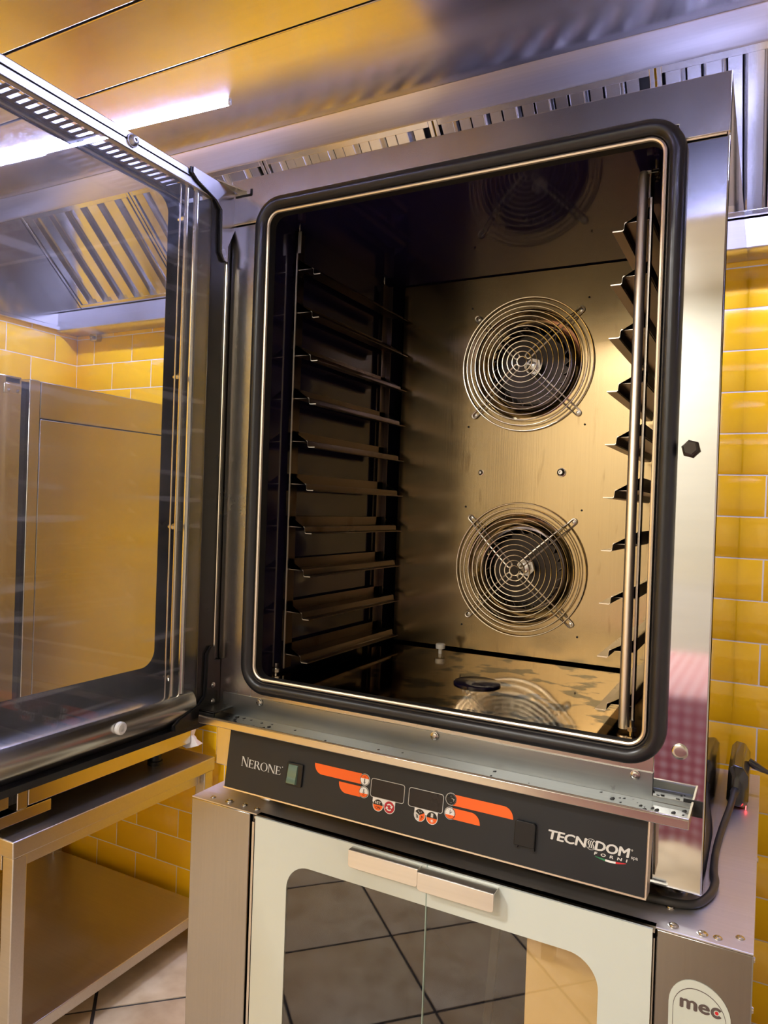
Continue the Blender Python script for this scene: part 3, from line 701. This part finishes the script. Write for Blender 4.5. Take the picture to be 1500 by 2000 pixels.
button(.3432, .0698, .0089, [(1, half(.25, PI-.25)), (2, minus(.46)), (2, plus(.46)), (2, thermo(-.15)), (3, [(-.06, -.55), (.06, -.55), (.04, -.1), (-.04, -.1)])], True)
button(.3432, .0510, .0089, [(1, half(PI+.25, 2*PI-.25)), (2, minus(-.46)), (2, thermo(.25)), (3, [(-.06, -.15), (.06, -.15), (.04, .3), (-.04, .3)])], True)
button(.4892, .0710, .0089, [(2, half(0, 6.28)), (3, [(.05, .25), (.62, .1), (.5, -.35), (.40, -.3), (.48, 0), (.05, .12)]), (3, [(-.62, .1), (-.5, .45), (0, .62), (.1, .5), (-.3, .35), (-.5, .05)]), (3, [(-.45, -.4), (0, -.62), (.3, -.5), (.2, -.42), (-.1, -.45), (-.4, -.3)])], True)
button(.4892, .0510, .0089, [(1, half(PI+.3, 2*PI-.3)), (2, minus(-.46)), (2, [(-.03, -.05), (.05, -.05), (.05, .55), (-.03, .55)]), (2, [(-.05, 0), (.02, -.06), (.4, .3), (.34, .36)])] +
       [(2, [(.68*math.cos(a)-.03, .68*math.sin(a)-.03), (.68*math.cos(a)+.03, .68*math.sin(a)-.03), (.68*math.cos(a)+.03, .68*math.sin(a)+.03), (.68*math.cos(a)-.03, .68*math.sin(a)+.03)]) for a in (PI*i/6 for i in range(0, 7))], True)
# white tabs under the displays with the function buttons
def tab(x0, x1, z0, z1): flat(MB(), rrect(x0, x1, z0, z1, [.0015, .0015, .0, .0], 4), .0004).build('white_tab', 'white', cp)
def fbtn(x, z, r, base, parts):
    m = MB(); disc(m, x, z, r, .0006, 0); disc(m, x, z, r*.90, .0008, base)
    for p in parts: flat(m, [(x + a*r, z + b*r) for a, b in p[1]], .0010 + (p[2] if len(p) > 2 else 0), p[0])
    return m.build('function_button', ['white', 'orange', 'black', 'grey', 'crimson'], cp)
tab(.3600, .3990, .0400, .0476); tab(.4320, .4700, .0400, .0473)
fbtn(.3700, .0372, .0092, 1, [(2, half(.05, PI-.05, .90))]); fbtn(.3897, .0380, .0096, 4, [])
text('button_lettering', 'SET', pfr, .3645, pz(.0392), .0108, pz(.0037), 'white', cp, .0013, .008)
text('button_lettering', 'ON', pfr, .3662, pz(.0318), .0080, pz(.0040), 'black', cp, .0013, .004)
am = MB()
for s in (0, PI):
    pts = [(.55*math.cos(a + s), .55*math.sin(a + s)) for a in (.45 + 2.0*i/10 for i in range(11))]; inn = [(.36*math.cos(a + s), .36*math.sin(a + s)) for a in (.45 + 2.0*i/10 for i in range(11))]
    flat(am, [(.3897 + a*.0096, .0380 + b*.0096) for a, b in pts + inn[::-1]], .0012)
    a = .45 + s; c, d = math.cos(a), math.sin(a)
    flat(am, [(.3897 + x*.0096, .0380 + z*.0096) for x, z in ((.75*c, .75*d), (.20*c, .20*d), (.46*math.cos(a-.75), .46*math.sin(a-.75)))], .0012)
am.build('cycle_arrows', 'white', cp)
fbtn(.4412, .0380, .0094, 3, [(2, [(0, 0)] + half(PI/6, 5*PI/6, .90)), (1, [(0, 0)] + half(-PI/2, PI/6, .90)), (0, [(-.05, .3), (.03, .3), (.0, .5)], .0002), (0, [(.2, .42), (.3, .42), (.25, .65)], .0002), (0, [(-.25, .5), (-.15, .5), (-.2, .72)], .0002),
     (2, [(-.62, -.02), (-.52, .06), (-.2, -.42), (-.3, -.5)], .0002), (2, [(-.2, .06), (-.3, .0), (-.58, -.45), (-.5, -.5)], .0002),
     (2, [(.22, -.62), (.32, -.62), (.42, -.2), (.62, -.28), (.62, -.2), (.42, -.06), (.3, -.06), (.34, -.2)], .0002)])
fbtn(.4612, .0380, .0094, 1, [(2, half(.0, PI, .90)), (3, [(-.18, .12), (.22, .12), (.22, .72), (-.18, .72)], .0002), (0, circle(.05, -.42, .16, 12), .0002)] +
     [(0, [(.05 + .22*math.cos(a-.18), -.42 + .22*math.sin(a-.18)), (.05 + .36*math.cos(a), -.42 + .36*math.sin(a)), (.05 + .22*math.cos(a+.18), -.42 + .22*math.sin(a+.18))], .0002) for a in (2*PI*i/8 for i in range(8))])
# probe socket flap
MB().prism([(a, pz(b)) for a, b in rrect(.5890, .6185, .0320, .0655, [.001, .001, .004, .004], 5)], pfr, 0, .006).build('socket_flap', 'black', cp, bevel=.0012)
MB().prism([(a, pz(b)) for a, b in ((.5905, .0290), (.5945, .0290), (.5955, .0325), (.5905, .0325))], pfr, 0, .006).prism([(a, pz(b)) for a, b in ((.6130, .0280), (.6185, .0280), (.6185, .0325), (.6120, .0325))], pfr, 0, .006).build('flap_latch', 'black', cp)
# maker's mark on the right
text('maker_lettering', 'TECN', pfr, .6360, pz(.0496), .0515, pz(.0118), 'grey', cp, H, 0, .12, .97, .0007)
text('maker_lettering', 'DOM', pfr, .6990, pz(.0496), .0445, pz(.0118), 'grey', cp, H, 0, .12, .97, .0007)
em = MB(); em.band([(a, pz(b)) for a, b in circle(.6935, .0552, .0071, 32)], [(a, pz(b)) for a, b in circle(.6935, .0552, .0066, 32)], pfr, H-.0004, H)
for dx in (-.0028, .0, .0028):
    L = [(.6935 + dx + .0011*math.sin(t*7.0) , .0552 - .0048 + .0096*t) for t in (i/10 for i in range(11))]
    flat(em, [(x-.0007, z) for x, z in L] + [(x+.0007, z) for x, z in reversed(L)], H)
em.build('flame_emblem', 'grey', cp)
text('maker_lettering', 'FORNI', pfr, .6985, pz(.0436), .0425, pz(.0036), 'grey', cp, H, 0, .12, 2.1, .0003)
text('maker_lettering', 'spa', pfr, .7455, pz(.0478), .0085, pz(.0044), 'grey', cp, H, .004)
MB().band([(a, pz(b)) for a, b in circle(.7462, .0600, .0011, 14)], [(a, pz(b)) for a, b in circle(.7462, .0600, .0007, 14)], pfr, H-.0004, H).build('registered_mark', 'grey', cp)
fm = MB()
def sw_(t): return .6995 + .0405*t, .0416 - .0022*math.sin(PI*t), .0012*math.sin(PI*t)**.6 + .0001
for i in range(18):
    t0, t1 = i/18, (i+1)/18; mi = 0 if t0 < .30 else 1 if t0 < .66 else 2
    (xa_, za_, wa_), (xb_, zb_, wb_) = sw_(t0), sw_(t1)
    flat(fm, [(xa_, za_-wa_), (xb_, zb_-wb_), (xb_, zb_+wb_), (xa_, za_+wa_)], H, mi)
fm.build('tricolour_swoosh', ['green', 'white', 'red'], cp)

# ---- glass door, standing open at a right angle (inner face towards +X)
door = thing_part('glass_door', oven, (0, -.01, .1))
door['label'] = 'glass door standing open with vent slots along its top'
DY0, DY1, DZ0, DZ1 = -.84, -.012, .1045, 1.0640
fm = MB().box(-.012, .0, DY0, DY1, 1.036, DZ1)
fm.box(-.070, -.062, DY0, DY1, 1.036, DZ1).box(-.070, 0, DY0, DY0+.05, .16, 1.036)
fm.build('top_rail', 'doortop', door, bevel=.002)
MB().tube([(.0005, DY0+.01, 1.0505), (.0005, DY1-.10, 1.0505)], .0012, 6).build('top_rail_fold', 'doorframe', door)
MB().box(-.062, -.0005, -.055, .008, .125, 1.036).build('hinge_stile', 'doorframe', door, bevel=.0008)
MB().tube([(.0015, -.0135, .13), (.0015, -.0135, 1.0)], .0022, 8).build('stile_bead', 'wire', door)
pr = [(-.064, .1045), (-.012, .1045), (-.004, .112), (.002, .122), (.0035, .135), (.001, .148), (-.005, .158), (-.012, .160), (-.064, .160)]
MB().quadring([[(x, y, z) for x, z in pr] for y in (DY0, -.058)]).build('bottom_rail', 'steel', door)
MB().box(-.066, .004, DY0, -.03, .094, .1045).build('bottom_seal', 'rubber', door)
MB().lathe([(.010, 0), (.010, .006), (.008, .008), (.005, .008), (.0045, .004)], (.003, -.2324, .1394), (1, 0, 0), 18).build('white_bumper', 'white', door, label='small white bumper on the bottom rail')
screw('door_bolt', (0, -.2409, 1.0513), (1, 0, 0), .0085, door, 'doortop', h=.009)
# vent plate with slots
sl = MB(); zp0, zp1 = 1.0405, 1.0425
sl.box(-.013, -.006, DY0+.05, -.06, zp0, zp1).box(-.062, -.052, DY0+.05, -.06, zp0, zp1)
y = -.122; k = 0
sl.box(-.052, -.013, -.1135, -.06, zp0, zp1)
while y > DY0+.07:
    sl.box(-.052, -.013, y-.0028-.0142*0, y+.0028, zp0, zp1); y -= .0142
sl.build('vent_plate', 'doorframe', door, label='slotted vent plate along the door top')
# panes
MB().box(-.0065, -.0025, DY0+.04, -.052, .150, 1.0395).build('inner_pane', 'glass', door)
MB().box(-.0740, -.0700, DY0, DY1, DZ0, 1.060).build('outer_pane', 'glass2', door)
win = rrect(-.76, -.0905, .2025, 1.0335, .030, 10)
MB().band(rrect(DY0+.001, DY1-.001, DZ0+.001, 1.059, .002, 10), win, SIDE(-.0695), -.0003, .0010).build('black_border', 'frit', door)
for yy, r, xx in ((-.1065, .0038, -.012), (-.0830, .0055, -.012), (-.1190, .0015, -.014)):
    MB().tube([(xx, yy, .16), (xx, yy, 1.036)], r, 10).build('pane_spacer_rod', 'lip' if r > .005 else 'wire', door)
for z in (.189, .452, .712, .985):
    MB().lathe([(.0034, 0), (.0034, .010), (.0058, .010), (.0058, .016), (.0035, .019)], (-.034, -.1010, z), (1, 0, 0), 6).build('pane_stud', 'bolt', door)
# hinge brackets
def bracket(top):
    zt = (lambda z: z) if top else (lambda z: .1045 + 1.0640 - z)
    poly = [(DY1+.012, 1.0655), (-.112, 1.0655), (-.112, 1.0560), (-.100, 1.0480), (-.052, 1.0330), (-.036, 1.0200), (-.034, .9450), (-.026, .9330), (-.018, .9330), (-.018, .9600)]
    if top: poly += [(DY1+.006, .985), (DY1+.016, 1.003), (DY1+.008, 1.008), (DY1+.020, 1.024), (DY1+.008, 1.038)]
    poly = [(a, zt(b)) for a, b in poly]
    if not top: poly = poly + [(DY1+.010, zt(.96))]
    o = MB().prism(poly, SIDE(0), .0042, .0068).build('hinge_bracket', 'doortop' if top else 'doorframe', door)
    big = [(a - .0035 if a < -.03 else a - .001, b) for a, b in poly]
    MB().prism(big, SIDE(0), .0008, .0042).build('bracket_gasket', 'rubber', door)
bracket(True); bracket(False)
for z in (.135, .165): screw('bracket_screw', (.0068, -.020, z), (1, 0, 0), .004, door)

# ------------------------------------------------------------------ proofing cabinet under the oven
ct = -.0253; cb0 = -.885
cab = thing('proofing_cabinet', 'low stainless proofing cabinet with white framed glass doors under the oven', 'cabinet', (.45, .3, FLOOR))
CX0, CX1, CY0, CY1 = .0012, .8919, -.060, .6366
MB().box(CX0, CX1, CY0, CY1, ct-.0025, ct).build('top_plate', 'cabtop', cab, bevel=.001)
MB().box(CX0, .1305, CY0, CY0+.03, cb0, ct-.0025).build('left_column', 'cab', cab, bevel=.0015)
MB().box(.7812, CX1, CY0, CY0+.03, cb0, ct-.0025).build('right_column', 'cab', cab, bevel=.0015)
MB().box(CX0, CX0+.002, CY0+.03, CY1, cb0, ct-.0025).build('left_side_panel', 'cab', cab)
MB().box(CX1-.002, CX1, CY0+.03, CY1, cb0, ct-.0025).build('right_side_panel', 'cab', cab)
MB().box(CX0+.002, CX1-.002, CY1-.002, CY1, cb0, ct-.0025).build('back_panel', 'cab', cab)
MB().box(CX0, CX1, CY0, CY1, cb0-.02, cb0).build('base_plate', 'cab', cab)
MB().box(.134, .139, CY0+.004, CY0+.03, cb0, ct-.003).box(.1305, .150, CY0+.014, CY0+.03, cb0, ct-.003).box(.776, .7812, CY0+.012, CY0+.03, cb0, ct-.003).build('door_seal', 'rubber', cab)
for a, b in ((.1395, .1440), (.7785, .7800)): MB().box(a, b, CY0-.005, CY0+.01, cb0, ct-.012).build('hinge_strip', 'bolt', cab)
MB().box(.146, .780, CY0-.008, CY0+.01, ct-.004, ct).build('front_rail', 'bolt', cab)
# dark lining, and a duct panel with light put into its colour
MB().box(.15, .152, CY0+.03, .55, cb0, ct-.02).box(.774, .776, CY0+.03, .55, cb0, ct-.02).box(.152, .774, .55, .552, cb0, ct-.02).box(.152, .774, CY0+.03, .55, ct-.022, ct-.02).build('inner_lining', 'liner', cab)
MB().box(.598, .772, CY0+.055, CY0+.06, cb0, ct-.024).build('duct_panel', 'duct', cab, bevel=.002, label='golden duct panel behind the right glass, its light painted in')
MB().quadring([[(.552, CY0+.045, ct-.024), (.564, CY0+.045, ct-.024), (.564, CY0+.052, ct-.024), (.552, CY0+.052, ct-.024)], [(.500, CY0+.045, cb0), (.512, CY0+.045, cb0), (.512, CY0+.052, cb0), (.500, CY0+.052, cb0)]]).build('tray_upright', 'cavity', cab)
def cab_door(x0, x1, left):
    zt, zb = -.0235, cb0+.005
    d = thing_part('cabinet_door', cab, (x0, CY0-.012, zb)); d['label'] = 'left white framed glass door' if left else 'right white framed glass door'
    wx0, wx1, wz1, wz0, r = .2171, .7135, -.0836, -.80, .042
    if left:
        arc_t = [(wx0 + r - r*math.cos(a), wz1 - r + r*math.sin(a)) for a in (PI/2*i/10 for i in range(11))]   # from left side up to top edge
        arc_b = [(wx0 + r - r*math.cos(a), wz0 + r - r*math.sin(a)) for a in (PI/2*i/10 for i in range(11))]
        inner = [(x1, wz0)] + arc_b[::-1] + arc_t + [(x1, wz1)]
        poly = [(x1, zt), (x0, zt), (x0, zb), (x1, zb)] + inner
    else:
        arc_t = [(wx1 - r + r*math.sin(a), wz1 - r + r*math.cos(a)) for a in (PI/2*i/10 for i in range(11))]   # from top edge to right side
        arc_b = [(wx1 - r + r*math.sin(a), wz0 + r - r*math.cos(a)) for a in (PI/2*i/10 for i in range(11))]
        inner = [(x0, wz1)] + arc_t + arc_b[::-1] + [(x0, wz0)]
        poly = [(x0, zb), (x1, zb), (x1, zt), (x0, zt)] + inner
    MB().prism(poly, FRONT(CY0-.008), 0, .0035).build('white_border', 'enamel', d)
    MB().prism(inner, FRONT(CY0-.008), .0012, .0030).build('glass_pane', 'cabglass', d)
    e = x1 if left else x0
    MB().box(e-.0004, e+.0004, CY0-.0118, CY0-.007, zb, zt).build('glass_edge', 'edge', d)
    hx0, hx1 = (.3390, .4560) if left else (.4590, .5745)
    zh = -.0262; dy = 0 if left else -.007
    poly = rrect(hx0, hx1, zh-.0262, zh, [.005, .005, .0006, .0006], 5)
    m = MB().prism(poly, FRONT(CY0-.0245+dy), 0, .0016)
    m.box(hx0, hx1, CY0-.0245+dy, CY0-.010, zh-.0016, zh)
    m.build('door_handle', 'handle', d, bevel=.0004)
cab_door(.1507, .4645, True); cab_door(.4653, .7777, False)
# badge
bz = lambda z: z
bpoly = [(.7995, -.20), (.7985, -.112)] + [(.8290 + .0305*math.cos(a) , -.112 + .034*math.sin(a)) for a in (PI - (PI/2)*i/8 for i in range(1, 9))] + [(.829 + .041*math.sin(a), -.1185 + .0405*math.cos(a)) for a in (PI/2*i/10 for i in range(1, 11))] + [(.870, -.20)]
bg = MB().prism(bpoly, FRONT(CY0), 0, .0012).build('badge', 'badge', cab, label='pale arched badge')
cxb, czb = .835, -.145
inn = [(cxb + (a-cxb)*.86, czb + (b-czb)*.86) for a, b in bpoly]; inn2 = [(cxb + (a-cxb)*.845, czb + (b-czb)*.845) for a, b in bpoly]
MB().band(inn, inn2, FRONT(CY0), .0010, .0014).build('badge_line', 'badgetext', bg)
text('badge_lettering', 'me', FRONT(CY0), .8125, -.1150, .0330, .0112, 'badgetext', bg, .0015, 0, 0, 1.0, .0010)
cc = (.8540, -.1094)
m = MB(); ro, ri = .0068, .0034; K = 20; aa = [.62 + (2*PI-1.24)*i/K for i in range(K+1)]
for i in range(K):
    m.prism([(cc[0] + ro*math.cos(aa[i]), cc[1] + ro*math.sin(aa[i])), (cc[0] + ro*math.cos(aa[i+1]), cc[1] + ro*math.sin(aa[i+1])), (cc[0] + ri*math.cos(aa[i+1]), cc[1] + ri*math.sin(aa[i+1])), (cc[0] + ri*math.cos(aa[i]), cc[1] + ri*math.sin(aa[i]))], FRONT(CY0), .0011, .0015)
m.build('badge_lettering', 'badgetext', bg)
MB().prism(circle(*cc, .0021, 16), FRONT(CY0), .0011, .0017).build('red_dot', 'red', bg)
for x, y, r in ((.0377, -.0451, .0042), (.0733, -.0440, .0062), (.1046, -.0417, .0045), (.1328, -.0439, .0045), (.7906, -.0006, .0045), (.7994, -.0456, .0055), (.8338, -.0458, .0055), (.8514, -.0453, .0045), (.8763, -.0303, .0045)):
    screw('top_screw', (x, y, ct), (0, 0, 1), r, cab, h=r*.55)
for y, z in ((.35, -.08), (.05, -.09), (-.03, -.11)): screw('side_screw', (CX1, y, z), (1, 0, 0), .004, cab)
for x in (.06, .83):
    for y in (0.0, .57): MB().lathe([(.022, 0), (.022, .008), (.014, .012), (.014, .055)], (x, y, FLOOR), (0, 0, 1), 16).build('foot', 'bolt', cab)

# ------------------------------------------------------------------ adapter and cable on the cabinet
ad = thing('power_adapter', 'black power adapter wedged beside the oven on the cabinet top', 'adapter', (.855, .5, ct))
def adbody(y0, y1, z0, z1):
    sec = [(.838, z0+.012), (.846, z0), (.868, z0), (.8745, z0+.014), (.8735, z1-.018), (.864, z1-.003), (.848, z1), (.840, z1-.010)]
    r = [[(x*.5 + .4275, y, z0 + (z - z0)*.7 + .006) for x, z in sec] if e else [(x, y, z) for x, z in sec] for y, e in ((y0, 1), (y0+.012, 0), (y1-.012, 0), (y1, 1))]
    return MB().quadring(r)
adbody(.415, .600, ct, .052).build('case', 'brick', ad, bevel=.002)
MB().lathe([(.0075, 0), (.0072, .010), (.0050, .026), (.0045, .03)], (.853, .418, .008), (-.1, -1, -.15), 14).build('strain_relief', 'cable', ad)
MB().tube([(.872, .50, .040), (.884, .500, .034), (.893, .50, .030), (.905, .505, .024)], [.0075, .0075, .006, .004], 10).build('plug', 'brick', ad)
MB().box(.8705, .8715, .4175, .4215, ct+.002, ct+.008).build('indicator', 'redled', ad, label='glowing red indicator')
def smooth(pts, n=8):
    P = [Vector(p) for p in pts]; out = []
    for i in range(len(P)-1):
        a, b, c, d = P[max(i-1, 0)], P[i], P[i+1], P[min(i+2, len(P)-1)]
        for k in range(n):
            t = k/n; out.append(.5*((2*b) + (c-a)*t + (2*a-5*b+4*c-d)*t*t + (3*b-a-3*c+d)*t**3))
    return out + [P[-1]]
tag(MB().tube(smooth([(.850, .390, .003), (.846, .36, -.008), (.838, .29, -.0195), (.8345, .20, -.0195), (.836, .13, -.0195), (.840, .09, -.0195), (.834, .045, -.0195), (.815, .010, -.0195), (.77, .0, -.0195), (.70, -.004, -.0195), (.58, .0, -.0195), (.45, .02, -.0195), (.30, .10, -.0195)]), .0056, 10).build('power_cable', 'cable'),
    'black power cable curling from the adapter along the cabinet top under the oven', 'cable')
tag(MB().tube(smooth([(.905, .505, .024), (.93, .52, .012), (.97, .60, -.10), (.98, .78, -.5), (.98, .86, -.945)]), .0040, 8).build('mains_lead', 'cable'), 'thin black lead leaving the adapter towards the right edge', 'cable')

# ------------------------------------------------------------------ bench on the left with the second oven
bench = thing('steel_bench', 'low stainless steel bench with an undershelf in the left corner', 'bench', (-1.1, .48, FLOOR))
BX0, BX1, BY0, BY1, bt = -1.490, -.720, .114, .852, -.356
MB().box(BX0, BX1, BY0, BY1, bt-.043, bt).build('bench_top', 'bench', bench, bevel=.003)
MB().box(BX1-.030, BX1-.026, BY0+.05, BY1-.05, bt-.083, bt-.043).build('side_apron', 'bench', bench, bevel=.001)
MB().box(BX0+.05, BX1-.05, BY0+.006, BY0+.010, bt-.083, bt-.043).build('front_apron', 'bench', bench, bevel=.001)
for x in (BX0+.004, BX1-.044):
    for y in (BY0+.004, BY1-.044): MB().box(x, x+.04, y, y+.04, FLOOR, bt-.043).build('leg', 'bench', bench, bevel=.003)
MB().box(BX0+.005, BX1-.004, BY0+.01, BY1-.008, -.884, -.851).build('undershelf', 'bench', bench, bevel=.002)

ov2 = thing('second_oven', 'stainless oven on the bench seen through the open door glass', 'oven', (-1.1, .45, bt))
OX0, OX1, OY0, OY1 = -1.43, -.760, .182, .775
MB().box(OX0, OX1, OY0, OY1, -.297, .692).build('body', 'app', ov2, bevel=.002)
MB().box(OX0, OX1, OY0, OY1, .6945, .788).build('top_band', 'app', ov2, bevel=.002)
MB().box(OX0+.004, OX1-.004, OY0+.002, OY1-.002, .690, .696).build('seam', 'cavity', ov2)
MB().box(OX0, OX1+.001, .150, .180, -.300, .789).build('front_frame', 'app', ov2, bevel=.002)
MB().box(OX0+.02, OX1-.014, .128, .150, -.285, .782).build('door_gasket', 'rubber', ov2)
dd = MB().box(OX0, OX1, .060, .128, -.285, .788).build('door', 'app', ov2, bevel=.002)
MB().box(OX1-.010, OX1+.0025, .080, .126, .745, .768).build('hinge_plate', 'lip', dd, bevel=.001)
for y in (.093, .117): screw('hinge_screw', (OX1+.0025, y, .752), (1, 0, 0), .004, dd)
MB().box(OX1-.02, OX1+.0005, .085, .122, .772, .7835).build('hinge_recess', 'cavity', dd)
MB().box(OX0, OX1+.001, .085, .250, -.330, -.3005).build('front_skirt', 'app', ov2, bevel=.001)
MB().box(OX0, OX1, .04, .150, -.318, -.3005).build('drip_gutter', 'app', ov2, bevel=.001)
for x in (-1.36, -.835):
    for y in (.26, .695): MB().lathe([(.024, 0), (.024, .012), (.020, .014), (.020, .059)], (x, y, bt), (0, 0, 1), 20).build('foot', 'black', ov2)
# scrap of paper towel caught behind it
m = MB(); rg = random.Random(11); rows_ = []
outl = [(x+.026, z+.002) for x, z in ((-.822, -.262), (-.806, -.250), (-.790, -.260), (-.786, -.275), (-.777, -.279), (-.766, -.292), (-.756, -.303), (-.784, -.314), (-.806, -.3215), (-.822, -.318))]
fr_ = [[(x, .776 + rg.uniform(0, .004), z) for x, z in outl], [(x - .004 + rg.uniform(-.002, .002), .800 + rg.uniform(-.008, .008), z + rg.uniform(-.003, .003)) for x, z in outl], [(-.797 + (x+.797)*.4, .810 + rg.uniform(-.004, .004), -.29 + (z+.29)*.4) for x, z in outl]]
tag(m.quadring(fr_).build('paper_scrap', 'paper'), 'crumpled white paper scrap behind the oven on the bench', 'paper')

# ------------------------------------------------------------------ behind the viewer (seen only in reflections)
ctr = thing('stand_in_table', 'unseen table added behind the viewer to hold the stand-in gingham cloth', 'table', (.95, -1.75, FLOOR))
MB().box(.25, 1.75, -2.15, -1.42, -.10, -.06).build('table_top', 'bench', ctr, bevel=.003)
for x in (.28, 1.68):
    for y in (-2.12, -1.49): MB().box(x, x+.04, y, y+.04, FLOOR, -.10).build('leg', 'bench', ctr)
cl = MB(); n = 60; x0, x1 = .24, 1.76
ring_t = [(x0 + (x1-x0)*i/n) for i in range(n+1)]
top = [[(x, y, -.057) for x in ring_t] for y in (-2.16, -1.415)]
drop = [[(x, -1.408 + .012*math.sin(x*34 + k*.2)*k/4, -.060 - .12*k) for x in ring_t] for k in range(0, 5)]
cl.quadring(top + drop, close=False, cap=False)
tag(cl.build('stand_in_cloth', 'gingham'), 'red and white gingham cloth standing in for the clothing of the viewer, reflected in the polished right column', 'tablecloth')
